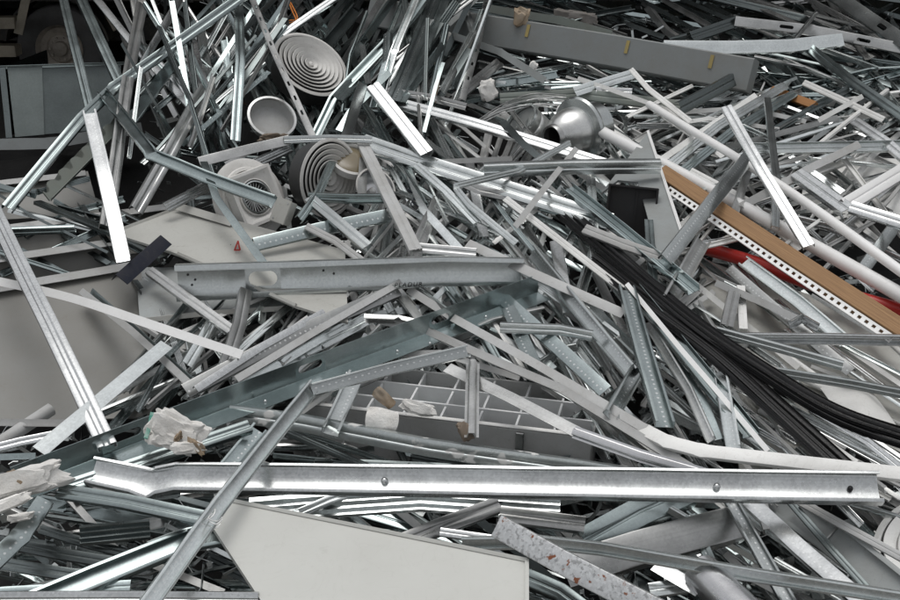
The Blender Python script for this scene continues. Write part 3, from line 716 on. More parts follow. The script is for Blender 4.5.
lump('torn_paper', 16, 479, .66, 9, 5, 5, -50, 'paper', None, None, 15, .4, parent=g2, sub=3); lump('plaster_lobe', 5, 505, .60, 26, 6, 6, 22, 'gypsum', None, None, 18, .4, parent=g2, sub=3); lump('plaster_lobe', 20, 517, .57, 12, 4, 5, 10, 'gypsum', None, None, 19, .5, parent=g2, sub=3)
lump('plaster_shard', 417, 408, .42, 16, 6, 4, -12, 'gypsum', 'white plaster shard lying on the light box louvre', 'plaster', 21, .5, sub=3)
def curl(x, y, lift, wpx, hpx, ang, mat, name, label, cat, bend=1.1, back=None):
    c = P(x, y, lift); u = mpp(c); V = (CAM-c).normalized(); ex = RIGHT*math.cos(R(ang))+UP*math.sin(R(ang)); ex = (ex-V*ex.dot(V)).normalized(); ey = V.cross(ex)
    def f(a, b):
        x_ = (a-.5)*wpx*(1+.15*math.sin(b*3)); r_ = hpx/bend; t_ = (b-.5)*bend*(1+.1*math.sin(a*5))
        return ex*x_*u + ey*math.sin(t_)*r_*u + V*(math.cos(t_)-.8)*r_*u*.9 + V*noise.noise(Vector((a*3, b*3, x)))*2*u
    me = grid_mesh(10, 10, f); bm = bmesh.new(); bm.from_mesh(me); bmesh.ops.solidify(bm, geom=bm.faces[:], thickness=.006); o = link(name, mesh_of(bm, 50), mat, None, c); return tag(o, label, cat)
curl(384, 398, .44, 22, 12, -42, 'paper', 'cardboard_curl', 'curled brown backed cardboard scrap above the pale curl', 'cardboard', .8)
curl(382, 420, .44, 29, 24, -8, 'gypsum', 'plaster_curl', 'pale rounded plaster curl resting against the light box side', 'plaster', 1.2)
lump('timber_stub', 465, 432, .50, 6, 10, 5, 25, 'wood_old', 'small broken brown timber stub at foot of upright grey bar', 'timber', 31, .35, sub=3)
for i, (x, y, s, lab) in enumerate(((447, 38, 6, 'small foam lined plaster cube stuck at the bent grey bar near top'), (395, 37, 6, 'small plaster lump jammed between steep studs near top'), (390, 53, 5, 'round rusty plaster lump below another between steep studs'), (533, 66, 5, 'plaster bit stuck on the thin bar under the big beam'), (521, 17, 9, 'brown cardboard backed plaster piece on top of the big beam'), (488, 90, 10, 'white torn plaster strip above the wire fan'), (139, 3, 7, 'torn plaster and paper stuck on a stud top at upper left'))):
    lump('plaster_lump', x, y, .55 if y > 30 else .9, s, s*.8, s*.7, 20*i, 'gypsum' if i not in (4, 2) else 'paper', lab, 'plaster', 40+i, .45, sub=3)
lump('rust_crumbs', 273, 138, .58, 11, 3.5, 4, 5, 'wood_old', 'rust coloured crumbs under the shallow dish', 'debris', 61, .9)
lump('concrete_lump', 576, 20, .1, 22, 9, 9, -10, 'concrete', 'dusty grey concrete lump behind the big grey beam', 'concrete', 50, .35)
# timber with the perforated white angle
tb = beam('timber_batten', 'B', [(662, 174), (780, 252), (930, 350)], 17, 'wood', [.44, .50, .56], 'long brown timber batten running to the right edge', depth=.9, roll=-25, wobble=.002, dent=0, cat='timber')
nh = 38
beam('perforated_angle', 'L', [(668, 189), (780, 265), (892, 339)], 8, 'white_clean', [.46, .52, .58], 'white perforated angle with square holes alongside the timber batten', roll=-10, cat='angle strip', depth=.5, squareholes=True, wobble=.001, dent=0, slots=[((k+.5)/nh, .020, .42) for k in range(nh)])
beam('timber_offcut', 'B', [(772, 90), (815, 106)], 8, 'wood_orange', .25, 'short orange timber offcut in the upper right tangle', cat='timber', roll=-20)
# red hose behind the batten
beam('red_hose', 'P', [(700, 246), (755, 262), (830, 290), (905, 312)], 14, 'red_plastic', [.12, .30, .34, .34], 'bright red plastic hose passing under the timber batten', smooth=True, cat='hose')
# white pipes
beam('white_pipe', 'P', [(560, 110), (700, 183), (920, 307)], 13, 'white_clean', [.40, .42, .52], 'thick white plastic pipe above the timber batten', smooth=True, cat='pipe')
beam('white_pipe', 'P', [(650, 104), (775, 183), (920, 284)], 9, 'white_clean', [.45, .68, .72], 'thin white pipe crossing above the thick pipe', smooth=True, cat='pipe')
# big grey box beam
bb = beam('box_beam', 'B', [(372, 12), (753, 76)], 31, 'beam_grey', [.35, .62], 'big grey box beam with yellow tape marks across the top', depth=.55, roll=-8, wobble=.004, dent=0, cat='beam')
for x, y0, y1, dl in ((438, 14, 27, .43), (530, 29, 38, .50), (627, 42, 53, .56), (710, 56, 70, .62)):
    pa, pb = P(x, y0, dl+.12), P(x-1, y1, dl+.12)
    fr, W = o_frames[bb.name]; 
    # stick the tape on the beam's front face
    best = min(fr, key=lambda f: abs((f[1]-pa).dot(RIGHT))); 
    k = 0
    cands = [(f, g) for f, g in zip(fr, fr[1:]) if f[1].x <= pa.x <= g[1].x] or [(fr[-2], fr[-1])]
    f, g_ = cands[0]; t_ = (pa.x-f[1].x)/(g_[1].x-f[1].x); cc = f[1].lerp(g_[1], t_)+f[4]*(W*.55/2+.003)
    beam('tape_mark', 'F', None, 0, 'yellow_tape', 0, parent=bb, world=[cc+f[3]*W*.38, cc-f[3]*W*.02], wm=.022, wobble=.002, N=f[4])
endp = o_frames[bb.name][0][-1]; W = o_frames[bb.name][1]
# black cables
def cables(name, px, lifts, n, wpx, label, spread):
    pts0 = [P(x, y, l) for (x, y), l in zip(px, lifts)]; root = empty(name, pts0[len(pts0)//2]); tag(root, label, 'cable bundle')
    for k in range(n):
        rr = random.Random(k*7+n); off = (k-(n-1)/2)*spread
        q = []
        for i, ((x, y), l) in enumerate(zip(px, lifts)):
            dx, dy = (px[min(i+1, len(px)-1)][0]-px[max(i-1, 0)][0]), (px[min(i+1, len(px)-1)][1]-px[max(i-1, 0)][1]); L_ = math.hypot(dx, dy)
            o_ = off*(1+.06*i)+rr.uniform(-.5, .5)
            q.append(P(x-dy/L_*o_, y+dx/L_*o_, l+rr.uniform(-.02, .02)))
        beam('strand', 'S' if k % 2 else 'U', None, 0, 'black_rubber', 0, parent=root, world=q, wm=wpx*mpp(q[1]), smooth=True, roll=rr.uniform(-40, 40), depth=.35, wobble=.003, twist=rr.uniform(-60, 60))
cables('cable_bundle', [(556, 205), (610, 252), (690, 320), (768, 374), (836, 414), (915, 442)], [.40, .52, .56, .58, .60, .60], 7, 4.2, 'upper black cable bundle curving out at the right edge', 1.9)
cables('cable_bundle', [(592, 258), (650, 303), (715, 352), (780, 410), (850, 474)], [.46, .52, .54, .54, .50], 7, 4.6, 'lower black cable bundle ending at the white trim', 2.3)
# fan of thin wires
def wires(name, px, lift, n, label, spread, wpx=1.1, mat='galv_dull', jitter=3):
    p0 = P(px[0][0], px[0][1], lift); root = empty(name, p0); tag(root, label, 'wire'); rr = random.Random(len(label))
    for k in range(n):
        off = (k/(n-1)-.5)*spread; q = [P(x+rr.uniform(-jitter, jitter), y+off*(i+.5)/len(px)*1.5+rr.uniform(-1.5, 1.5), lift+rr.uniform(-.05, .05)) for i, (x, y) in enumerate(px)]
        beam('strand', 'P', None, 0, mat, 0, parent=root, world=q, wm=wpx*mpp(p0), smooth=True, wobble=.002)
wires('wire_fan', [(478, 122), (505, 108), (535, 101), (566, 102)], .42, 12, 'fan of thin bent wires above the duct collar', 12)
wires('thin_cable', [(388, 93), (400, 81), (412, 82), (420, 95)], .5, 2, 'thin brown looped cable among the steep studs near top', 3, 1.2, 'wood_old', 1)
wires('thin_cable', [(432, 62), (439, 70), (438, 85), (436, 100)], .5, 2, 'thin brown cable hanging beside the thin upright bar', 2, 1.0, 'wood_old', 1)
wires('thin_cable', [(285, -5), (292, 8), (297, 18), (290, 22)], 1.0, 2, 'short orange cable among dark studs at the top', 2, 1.3, 'orange_cap', 1)
wires('thin_cable', [(408, 190), (415, 196), (412, 204), (420, 210)], .4, 2, 'thin dark cable right of the downlight reflector', 2, 1.0, 'navy', 1)
wires('plastic_string', [(217, 500), (213, 512), (206, 520), (216, 524), (222, 521)], .66, 3, 'white plastic string tied at the beige panel corner', 4, 1.2, 'white_clean', 2)
# ================================================================== TRACED LENGTHS OF METAL
CAT.update(metal_stud='metal stud', track_channel='metal channel', ribbed_stud='ribbed stud', steel_channel='steel channel', ceiling_tee='ceiling tee', angle_strip='angle strip', flat_strip='metal strip', furring_channel='furring channel', notched_rail='notched rail', perforated_bar='perforated bar', box_section='box section', white_trim='trim', trunking_strip='trunking', metal_tube='metal tube')
def rivet(o, uf, s=0.0, b=0.02, r=.008, mat='galv_bright', name='screw'):
    fr, W = o_frames[o.name]; L = fr[-1][0]; f = min(fr, key=lambda q: abs(q[0]-uf*L))
    bm = bmesh.new(); bmesh.ops.create_uvsphere(bm, u_segments=10, v_segments=6, radius=r)
    link(name, mesh_of(bm, 60), mat, o, f[1]+f[2]*(uf*L-f[0])+f[3]*(s*W)+f[4]*b-o.location)
# --- the two big crossed channels and the long bright one
A = beam('steel_channel', 'C', [(178, 281), (300, 276), (440, 271), (521, 272)], 34, 'galv', [.46, .47, .48, .42], 'wide channel with pale oval hole lying level above the sloping channel', roll=6, depth=.42, lip=.16, slots=[(.245, .12, .5)], taper=(1.05, .8), dent=.004)
fr, W = o_frames[A.name]
cu = bpy.data.curves.new('lettering', 'FONT'); cu.body = 'PLADUR'; cu.size = .027; cu.shear = .25; cu.space_character = 1.25; cu.extrude = .0006
tmp = bpy.data.objects.new('tmp', cu); C.objects.link(tmp); bpy.context.view_layer.update()
me = bpy.data.meshes.new_from_object(tmp.evaluated_get(bpy.context.evaluated_depsgraph_get())); bpy.data.objects.remove(tmp)
f = min(fr, key=lambda q: abs(q[0]-fr[-1][0]*.66)); ev = (f[3]*.8+f[4]*.2)
lt = link('lettering', me, 'ink', A, f[1]-f[3]*(W*.385)+f[4]*(W*.40+.004)-A.location)
lt.rotation_euler = Matrix((f[2], f[3], f[4])).transposed().to_euler(); tag(lt, 'black printed lettering')
for uf, s in ((.03, .2), (.04, -.1), (.05, .05), (.42, .15), (.45, .05)): rivet(A, uf, s, .006, .005, 'dark_steel', 'rivet')
B = beam('steel_channel', 'L', [(12, 478), (538, 283)], 23, 'galv_teal', [.50, .40], 'long sloping channel with dark oval slots beneath the level channel', roll=33, depth=1.0, slots=[(.17, .13, .40), (.50, .105, .40), (.77, .09, .40)], wobble=.002, dent=.002, t=.0022)
for uf, b in ((.40, .05), (.55, .07), (.66, .05), (.72, .08), (.86, .04)): rivet(B, uf, -.46, b, .007, 'galv_bright')
beam('steel_channel', 'R', [(62, 487), (140, 462), (250, 426)], 14, 'galv_teal', [.46, .46, .42], 'short ribbed channel just under the lower end of the sloping channel', roll=150, depth=.5)
E = beam('steel_channel', 'K', [(92, 474), (150, 486), (178, 481), (420, 484), (640, 487), (878, 492)], 31, 'galv_spangle', [.47, .44, .47, .52, .54, .56], 'long shiny spangled channel running level across the foreground', roll=-24, depth=.40, lip=.10, taper=(.95, 1.05), dent=.004, wobble=.003)
for uf in (.385, .80, .965): rivet(E, uf, .05, .008, .012 if uf < .9 else .009, 'galv_bright' if uf < .9 else 'ink')
beam('steel_channel', 'R', [(58, 489), (125, 500), (205, 518)], 15, 'galv_teal', [.52, .53, .52], 'folded ribbed stud end pointing right below the plaster slab', roll=160, depth=.5)
beam('metal_stud', 'C', [(128, 630), (220, 505), (314, 387)], 17, 'galv_dots', [.70, .68, .58], 'dotted stud leaning across the foreground from bottom edge to sloping channel', roll=14, depth=.26)
beam('metal_stud', 'C', [(312, 391), (390, 369), (467, 351)], 12, 'galv_dots', [.58, .57, .55], 'slim dotted stud level with the top of the leaning foreground stud', roll=-10, depth=.5)
beam('steel_channel', 'C', [(497, 525), (560, 561), (675, 622)], 24, 'galv_rust', [.66, .66, .64], 'short bright channel speckled with rust lying on the beige panel corner', roll=184, depth=.35)
beam('metal_stud', 'C', [(462, 541), (540, 540), (600, 547), (760, 576), (920, 602)], 13, 'galv_dots', [.48, .5, .5, .54, .56], 'long slim open stud from the rusty channel to bottom right corner', roll=20, depth=.5)
beam('steel_channel', 'U', [(195, 410), (300, 424), (430, 448), (560, 466), (655, 481)], 17, 'galv_splash', [.34, .37, .40, .40, .38], 'long channel splashed with white plaster below the light box', roll=192, depth=.5)
beam('white_trim', 'C', [(636, 424), (668, 440), (702, 449), (800, 461), (915, 475)], 14, 'white_paint', [.44, .5, .52, .54, .56], 'long kinked white trim profile above the shiny channel at right', roll=150, depth=.4)
beam('angle_strip', 'L', [(448, 367), (510, 397), (577, 433)], 13, 'galv_dull', [.40, .44, .48], 'dull grey folded strip crossing the light box diagonally', roll=150, depth=.5)
beam('furring_channel', 'H', [(574, 432), (640, 455), (735, 482)], 13, 'aluminium', [.48, .5, .48], 'bright aluminium strip continuing right from the light box end', roll=0)
beam('ceiling_tee', 'T', [(452, 318), (545, 370), (645, 428)], 9, 'light_grey', [.40, .46, .46], 'grey tee with tan edge running down to the white trim', roll=-15)
beam('flat_strip', 'L', [(428, 331), (500, 362), (562, 388), (700, 474)], 9, 'light_grey', [.34, .42, .44, .42], 'pale grey bent strip crossing the right end of the light box', roll=-10, depth=.5)
beam('furring_channel', 'H', [(474, 363), (472, 438)], 14, 'galv_dull', [.46, .50], 'short upright dull grey bar standing before the light box', depth=.35)
beam('flat_strip', 'F', [(380, 322), (425, 331), (475, 357)], 7, 'light_grey', .36, 'pale flat strip under the sloping channel near its upper end')
beam('flat_strip', 'L', [(395, 353), (440, 352), (520, 378)], 6, 'light_grey', .32, 'thin pale strip lying along the top edge of the light box', depth=.4)
beam('ceiling_tee', 'T', [(408, 290), (452, 318)], 8, 'light_grey', .34, 'short grey tee end peeping between the two crossed channels')
beam('metal_stud', 'C', [(355, 378), (330, 436)], 17, 'galv_dots', .38, 'short dotted stud standing over the left part of the light box', roll=10)
beam('metal_stud', 'C', [(258, 430), (214, 482)], 16, 'galv_teal_dots', .34, 'dark dotted stud between plaster chunk and shiny channel', roll=10)
# --- left side
beam('metal_stud', 'C', [(89, 114), (107, 190), (124, 262)], 14, 'galv_bright_dots', [1.45, .98, .52], 'bright dotted stud leaning in front of the dark pit', roll='glint_inside', depth=.35)
beam('metal_stud', 'R', [(-12, 196), (48, 320), (106, 446)], 17, 'galv_bright', [1.1, .80, .50], 'bright grooved stud standing against the big grey panel', roll='glint', depth=.35)
beam('flat_strip', 'F', [(-14, 279), (70, 297), (150, 323), (242, 354)], 9, 'white_clean', [.62, .6, .58, .50], 'thin white strip crossing the left panels at a slant', roll=-10, smooth=True)
beam('ceiling_tee', 'T', [(81, 290), (130, 330), (186, 382)], 7, 'light_grey', [.34, .4, .42], 'pale tee lying on the big grey panel under the white strip')
beam('angle_strip', 'L', [(92, 291), (140, 332), (196, 384)], 7, 'galv_teal', [.32, .38, .40], 'teal angle strip right beside the pale tee on the panel', roll=20)
beam('angle_strip', 'L', [(40, 452), (100, 402), (166, 345)], 15, 'galv', [.58, .56, .50], 'smooth grey folded strip sloping up from the long channel at left', roll=160, depth=.4)
beam('furring_channel', 'S', [(-12, 452), (52, 409)], 13, 'light_grey', [.42, .44], 'pale curved plastic strip at the left edge', depth=.3)
beam('flat_strip', 'L', [(-12, 423), (30, 424), (74, 424)], 7, 'light_grey', .46, 'level pale strip at the left edge crossing the plastic strip', depth=.4)
beam('metal_stud', 'R', [(-12, 449), (20, 441), (56, 434)], 8, 'galv_bright', .48, 'short bright grooved bar below the pale strips at left', roll=165)
beam('angle_strip', 'L', [(-12, 458), (36, 456)], 6, 'galv_teal', .48, 'small teal angle just above the plaster slab')
beam('flat_strip', 'F', [(-10, 145), (50, 144), (95, 136), (142, 128)], 11, 'mid_grey', [.0, 0, .05, .1], 'grey sagging board lying under the duct box')
beam('metal_stud', 'R', [(8, 207), (83, 117), (114, 87), (250, -10)], 11, 'galv_teal', [.30, .85, .95, 2.2], 'long bent teal stud rising from the left panels to the top edge', roll=165, depth=.45)
beam('metal_stud', 'R', [(62, -10), (92, 118)], 9, 'galv_teal', [1.7, .6], 'teal stud leaning before the lorry wheel', roll=170)
beam('metal_stud', 'U', [(78, -10), (125, 92)], 10, 'galv_teal', [1.5, .5], 'second teal stud leaning right of the lorry wheel', roll=160)
beam('metal_stud', 'C', [(90, -10), (136, 46), (196, 112)], 7, 'galv_bright', [1.6, 1.0, .6], 'thin bright stud crossing behind the plaster topped stud', roll='glint')
beam('metal_stud', 'R', [(142, 2), (126, 95), (106, 225)], 12, 'galv_dull', [1.6, .95, .35], 'dull grey stud with torn plaster on its top', roll=175, depth=.5)
beam('metal_stud', 'C', [(184, -10), (143, 64)], 7, 'galv_bright_dots', [1.7, .95], 'narrow speckled stud sloping up to the top edge at left', roll=165)
beam('metal_stud', 'U', [(152, 55), (196, 102)], 6, 'galv_bright', [.9, .6], 'short bright stud end behind the notched rails', roll=170)
# kinked dark channel
beam('metal_stud', 'C', [(103, 94), (152, 156), (206, 178), (275, 203)], 12, 'galv_teal', [.9, .82, .70, .62], 'kinked dark channel from duct box to the fan grille', roll=-20, depth=.45)
beam('metal_stud', 'R', [(206, 88), (170, 152), (136, 210)], 13, 'galv_dull', [.85, .65, .35], 'dull stud sloping left below the bent teal stud', roll=165)
beam('metal_stud', 'U', [(190, 40), (197, 72), (205, 90)], 14, 'aluminium', [1.0, .9, .8], 'crumpled shiny stud end beside the bent teal stud', roll=170)
beam('metal_stud', 'R', [(200, 30), (216, 112)], 9, 'galv', [.95, .6], 'upright grey stud right of the crumpled shiny end', roll=175)
beam('metal_stud', 'R', [(238, -10), (240, 60), (236, 140)], 9, 'galv_teal', [1.9, 1.4, .7], 'straight upright teal stud left of the tilted round diffuser', roll=170, depth=.5)
beam('perforated_bar', 'U', [(249, -10), (275, 52), (312, 136)], 6, 'galv_dull', [1.9, 1.3, .75], 'slim perforated bar passing just left of the tilted round diffuser', roll=175, slots=[(.05+.09*k, .05, .4) for k in range(10)])
beam('angle_strip', 'L', [(199, 161), (250, 148), (290, 139)], 10, 'galv_dull', [.72, .74, .75], 'grey chalky folded bar above the fan grille diffuser', roll=165, depth=.5)
beam('flat_strip', 'U', [(284, 140), (330, 138), (372, 139)], 7, 'galv', .76, 'level grey bar between the dish and the ring lamp', roll=170, depth=.5)
beam('angle_strip', 'L', [(203, 162), (216, 198), (268, 268)], 8, 'galv_teal', [.72, .66, .52], 'dark bent strip dropping from the chalky bar onto the door panel', roll=160)
beam('furring_channel', 'W', [(166, 209), (225, 178), (290, 148)], 11, 'galv_bright', [.45, .55, .6], 'ribbed bright strip passing behind the fan grille', roll=-20)
beam('metal_stud', 'U', [(282, 34), (342, -8)], 7, 'galv_bright', [.95, 1.4], 'bright stud above the tilted round diffuser', roll='glint')
beam('steel_channel', 'C', [(326, 46), (356, 11)], 12, 'galv_teal', [.75, .85], 'open teal channel end right of the tilted round diffuser', roll=-10, depth=.5)
beam('metal_stud', 'R', [(338, 98), (392, 38), (436, -10)], 11, 'galv_teal', [.65, .8, 1.2], 'teal stud sloping up to the top edge right of the diffuser', roll=165)
beam('metal_stud', 'R', [(392, 100), (414, 48), (438, -10)], 13, 'galv_teal_dots', [.6, .85, 1.3], 'steep wide teal stud with small holes near the top centre', roll=170)
beam('metal_stud', 'U', [(401, 102), (425, 48), (448, -10)], 10, 'galv_teal', [.57, .8, 1.25], 'steep teal stud right next to the one with holes', roll=165)
beam('metal_stud', 'U', [(360, 32), (386, -10)], 6, 'galv_bright', [.9, 1.2], 'thin bright stud end at the top left of the steep studs', roll=165)
beam('metal_stud', 'U', [(362, 45), (369, 84)], 6, 'galv', [.8, .72], 'short thin upright stud above the bright white channel', roll=170)
beam('steel_channel', 'U', [(372, 84), (398, 116), (427, 152)], 14, 'galv_bright', [1.25, .98, .70], 'short bright channel falling from the steep studs to the right', roll='glint', depth=.35)
beam('steel_channel', 'U', [(394, 101), (470, 122), (610, 164)], 11, 'galv_bright_dots', [.52, .54, .48], 'long bright channel sloping right towards the fan housing', roll='glint', depth=.4)
beam('metal_stud', 'L', [(363, 84), (346, 140)], 11, 'galv', [.75, .72], 'short grey strip hanging left of the short bright channel', roll=165, depth=.3)
beam('flat_strip', 'U', [(386, 91), (430, 97), (466, 106)], 7, 'galv_dull', [.6, .58, .55], 'dark grey plate strip with rivets above the long bright channel', roll=172)
beam('angle_strip', 'L', [(425, 42), (448, 22), (482, -10)], 11, 'mid_grey', [.72, .8, 1.0], 'bent grey bar rising to the top edge over the big beam', roll=165, depth=.3)
beam('angle_strip', 'U', [(425, 42), (424, 100)], 6, 'galv', [.72, .58], 'thin upright grey bar under the bent grey bar', roll=170)
beam('ceiling_tee', 'T', [(452, 36), (500, 52), (545, 80)], 7, 'mid_grey', [.62, .6, .55], 'grey tee sloping under the left part of the big beam', roll=10)
beam('metal_stud', 'U', [(467, 10), (473, 33), (442, 92)], 7, 'galv', [.85, .8, .5], 'thin bent stud crossing the big beam near its left end', roll=165)
beam('perforated_bar', 'U', [(489, -10), (475, 52), (463, 100)], 6, 'galv_dull', [1.05, .85, .55], 'slim perforated bar crossing the big beam', roll=172, slots=[(.06+.1*k, .04, .4) for k in range(9)])
beam('metal_tube', 'P', [(419, 54), (419, 98), (422, 148)], 4, 'galv_dull', [.62, .55, .45], 'thin upright metal tube among the steep studs')
beam('metal_stud', 'R', [(455, 99), (500, 62)], 10, 'galv_dull', [.35, .4], 'ribbed dull stud below the big beam', roll=165)
# --- centre
beam('steel_channel', 'U', [(362, 142), (385, 190), (416, 250)], 12, 'light_grey', [.66, .64, .55], 'pale grey channel dropping towards the level channel', roll=160, depth=.4)
beam('steel_channel', 'R', [(362, 140), (420, 160), (500, 186), (610, 222)], 17, 'galv', [.55, .55, .52, .48], 'long ribbed grey channel sloping right through the centre', roll=158, depth=.5)
beam('metal_stud', 'U', [(402, 152), (480, 190), (560, 208)], 9, 'galv_dull', [.44, .46, .44], 'grey stud tucked under the long ribbed channel', roll=165)
beam('metal_tube', 'U', [(570, 143), (518, 172), (456, 187), (470, 204), (516, 243)], 6, 'galv', [.66, .66, .64, .63, .58], 'hooked grey rail bent back on itself in the centre', roll=165, depth=.6)
beam('flat_strip', 'F', [(436, 161), (512, 158)], 5, 'light_grey', .58, 'short level pale strip above the hooked rail')
beam('metal_stud', 'U', [(416, 164), (445, 190), (476, 222)], 8, 'galv', [.58, .58, .52], 'grey stud sloping down left of the hooked rail', roll=160)
beam('steel_channel', 'U', [(484, 172), (570, 169), (661, 168)], 13, 'galv', [.62, .64, .66], 'level galvanised channel ending on the pointed grey plate', roll=200, depth=.7)
beam('ceiling_tee', 'F', [(515, 226), (545, 188), (577, 149)], 6, 'light_grey', [.62, .66, .66], 'thin pale strip rising to the level channel')
beam('angle_strip', 'L', [(503, 121), (522, 143), (541, 160)], 7, 'galv_dark', [.62, .62, .6], 'dark strip leaning over the long bright channel', roll=165)
beam('flat_strip', 'U', [(505, 199), (560, 240), (628, 292)], 7, 'white_paint', [.50, .52, .5], 'long pale strip with pointed end sloping right in the centre', roll=165, depth=.3)
beam('angle_strip', 'L', [(468, 243), (540, 276), (624, 314)], 10, 'light_grey', [.50, .50, .46], 'pale folded strip starting at the end of the level channel', roll=160, depth=.4)
beam('metal_stud', 'C', [(534, 252), (585, 314), (636, 376)], 14, 'galv_dots', [.40, .44, .42], 'long dotted stud sloping right under the pale folded strip', roll=12)
beam('metal_stud', 'C', [(497, 292), (560, 350), (605, 392)], 14, 'galv_teal_dots', [.36, .38, .36], 'dotted teal stud sloping towards the light box end', roll=170)
beam('metal_stud', 'C', [(508, 306), (538, 370)], 14, 'galv_teal_dots', [.40, .40], 'dotted teal stud end beside the crossed channels', roll=172)
beam('metal_stud', 'C', [(650, 350), (608, 418)], 15, 'galv_dots', [.42, .44], 'short dotted stud lying against the others near the white trim', roll=-14, depth=.4)
beam('metal_stud', 'C', [(627, 290), (645, 360), (664, 428)], 18, 'galv_teal_dots', [.56, .54, .46], 'upright dark stud with pale edge beside the lower cable bundle', roll=-22, depth=.4)
beam('metal_stud', 'U', [(632, 290), (680, 350), (750, 436)], 17, 'galv_teal', [.50, .48, .42], 'broad bluish stud fanning right from the upright dark stud', roll=-30, depth=.35)
beam('flat_strip', 'F', [(627, 284), (682, 352), (768, 452)], 5, 'white_clean', [.58, .53, .46], 'thin white edge strip over the broad bluish stud')
beam('flat_strip', 'F', [(650, 298), (720, 352), (770, 395)], 6, 'white_clean', [.44, .44, .44], 'thin white strip following the lower cable bundle')
beam('metal_stud', 'C', [(652, 328), (690, 390), (712, 440)], 9, 'galv_dull_dots', [.42, .44, .42], 'narrow dull dotted stud between the upright dark stud and cables', roll=12)
beam('metal_stud', 'C', [(660, 345), (700, 400), (716, 440)], 12, 'galv_teal_dots', [.36, .38, .36], 'teal dotted stud just right of the narrow dull one', roll=172)
beam('metal_stud', 'C', [(722, 372), (736, 452)], 14, 'galv_dots', [.46, .46], 'short upright dotted stud above the white trim', roll=8)
beam('metal_stud', 'C', [(754, 150), (712, 202), (668, 260)], 14, 'galv_dots', [.74, .74, .66], 'dotted stud leaning across the white pipes beside the pointed plate', roll=168, depth=.4)
beam('metal_stud', 'C', [(702, 240), (668, 304)], 16, 'galv_dull_dots', [.48, .50], 'short dotted stud below the pointed grey plate', roll=-12, depth=.35)
beam('steel_channel', 'U', [(567, 190), (620, 232), (694, 292)], 13, 'galv_teal', [.56, .58, .54], 'bluish channel running under the black box corner', roll=-32, depth=.5)
beam('metal_stud', 'U', [(591, 178), (594, 262)], 9, 'galv', [.46, .44], 'short upright stud left of the black box', roll=170)
beam('metal_stud', 'U', [(649, 220), (655, 290)], 9, 'galv_teal', [.50, .48], 'upright teal stud right of the black box', roll=170)
beam('angle_strip', 'U', [(584, 228), (625, 245), (662, 258)], 10, 'light_grey', [.58, .6, .58], 'pale channel end below the black box', roll=160)
beam('metal_stud', 'C', [(556, 240), (570, 312)], 12, 'galv_bright_dots', [.36, .36], 'bright dotted stud end glinting in the centre tangle', roll='glint')
beam('metal_stud', 'U', [(500, 328), (560, 330), (592, 336)], 10, 'galv', [.44, .46, .46], 'short level galvanised bar among dotted studs', roll=198, depth=.5)
beam('metal_stud', 'C', [(402, 152), (424, 210), (470, 262)], 8, 'galv', [.4, .42, .4], 'grey stud behind the pale grey channel', roll=165)
beam('metal_stud', 'C', [(470, 160), (484, 236)], 9, 'galv_bright_dots', [.44, .42], 'bright dotted stud behind the hooked rail', roll=172)
beam('metal_stud', 'R', [(413, 248), (476, 254)], 10, 'galv_dull', [.50, .50], 'short level dull stud above the end of the wide channel', roll=165)
beam('metal_stud', 'R', [(440, 200), (408, 268)], 14, 'galv_dull', [.38, .40], 'broad dull stud end standing behind the wide channel', roll=172)
# under the crossed channels
beam('metal_stud', 'C', [(186, 392), (290, 336), (398, 288)], 15, 'galv_dull_dots', [.40, .42, .38], 'long dotted stud lying above the sloping channel at left', roll=165, depth=.4)
beam('ceiling_tee', 'T', [(236, 378), (320, 328), (402, 282)], 7, 'light_grey', [.46, .46, .42], 'pale tee alongside the long dotted stud', roll=-10)
beam('metal_stud', 'C', [(196, 388), (262, 346), (325, 312)], 7, 'galv_bright', [.46, .46, .44], 'slim bright bar on top of the long dotted stud', roll=170)
beam('metal_stud', 'U', [(247, 290), (240, 325), (226, 366)], 13, 'galv_dull', [.44, .44, .42], 'dull upright bar below the oval hole of the wide channel', roll=168, depth=.5)
beam('steel_channel', 'U', [(148, 270), (190, 300), (232, 330)], 10, 'galv_dull', [.42, .44, .42], 'grey channel sloping right under the tray', roll=160, depth=.5)
beam('flat_strip', 'F', [(310, 320), (258, 358), (232, 378)], 13, 'white_paint', .32, 'broad pale strip between dull upright bar and long dotted stud')
beam('metal_stud', 'U', [(216, 318), (188, 366)], 12, 'galv', .34, 'grey stud end left of the dull upright bar', roll=170)
beam('steel_channel', 'U', [(365, 316), (400, 318), (418, 322)], 10, 'galv_dull', .42, 'short grey channel stub above the sloping channel', roll=65)
beam('flat_strip', 'U', [(306, 226), (335, 240), (365, 262)], 7, 'light_grey', [.55, .55, .52], 'pale tan edged strip right of the door panel', roll=165)
beam('steel_channel', 'C', [(255, 244), (320, 228), (388, 214)], 13, 'galv_teal_dots', [.48, .50, .50], 'teal channel behind the wide channel at the diffusers', roll=160, depth=.4)
beam('metal_stud', 'U', [(310, 197), (340, 222), (368, 246)], 11, 'galv', [.60, .60, .54], 'grey bent bar in front of the ring diffuser', roll=160, depth=.5)
beam('metal_stud', 'U', [(308, 198), (346, 200), (385, 200)], 9, 'galv_teal', [.58, .58, .55], 'level teal bar below the ring lamp', roll=195)
beam('metal_stud', 'U', [(334, 160), (318, 195), (300, 218)], 8, 'galv_teal', [.62, .62, .58], 'dark strip slanting across the ring diffuser', roll=165)
beam('angle_strip', 'L', [(365, 142), (362, 205)], 9, 'galv_dull', [.56, .5], 'dark upright strip right of the ring lamp', roll=165)
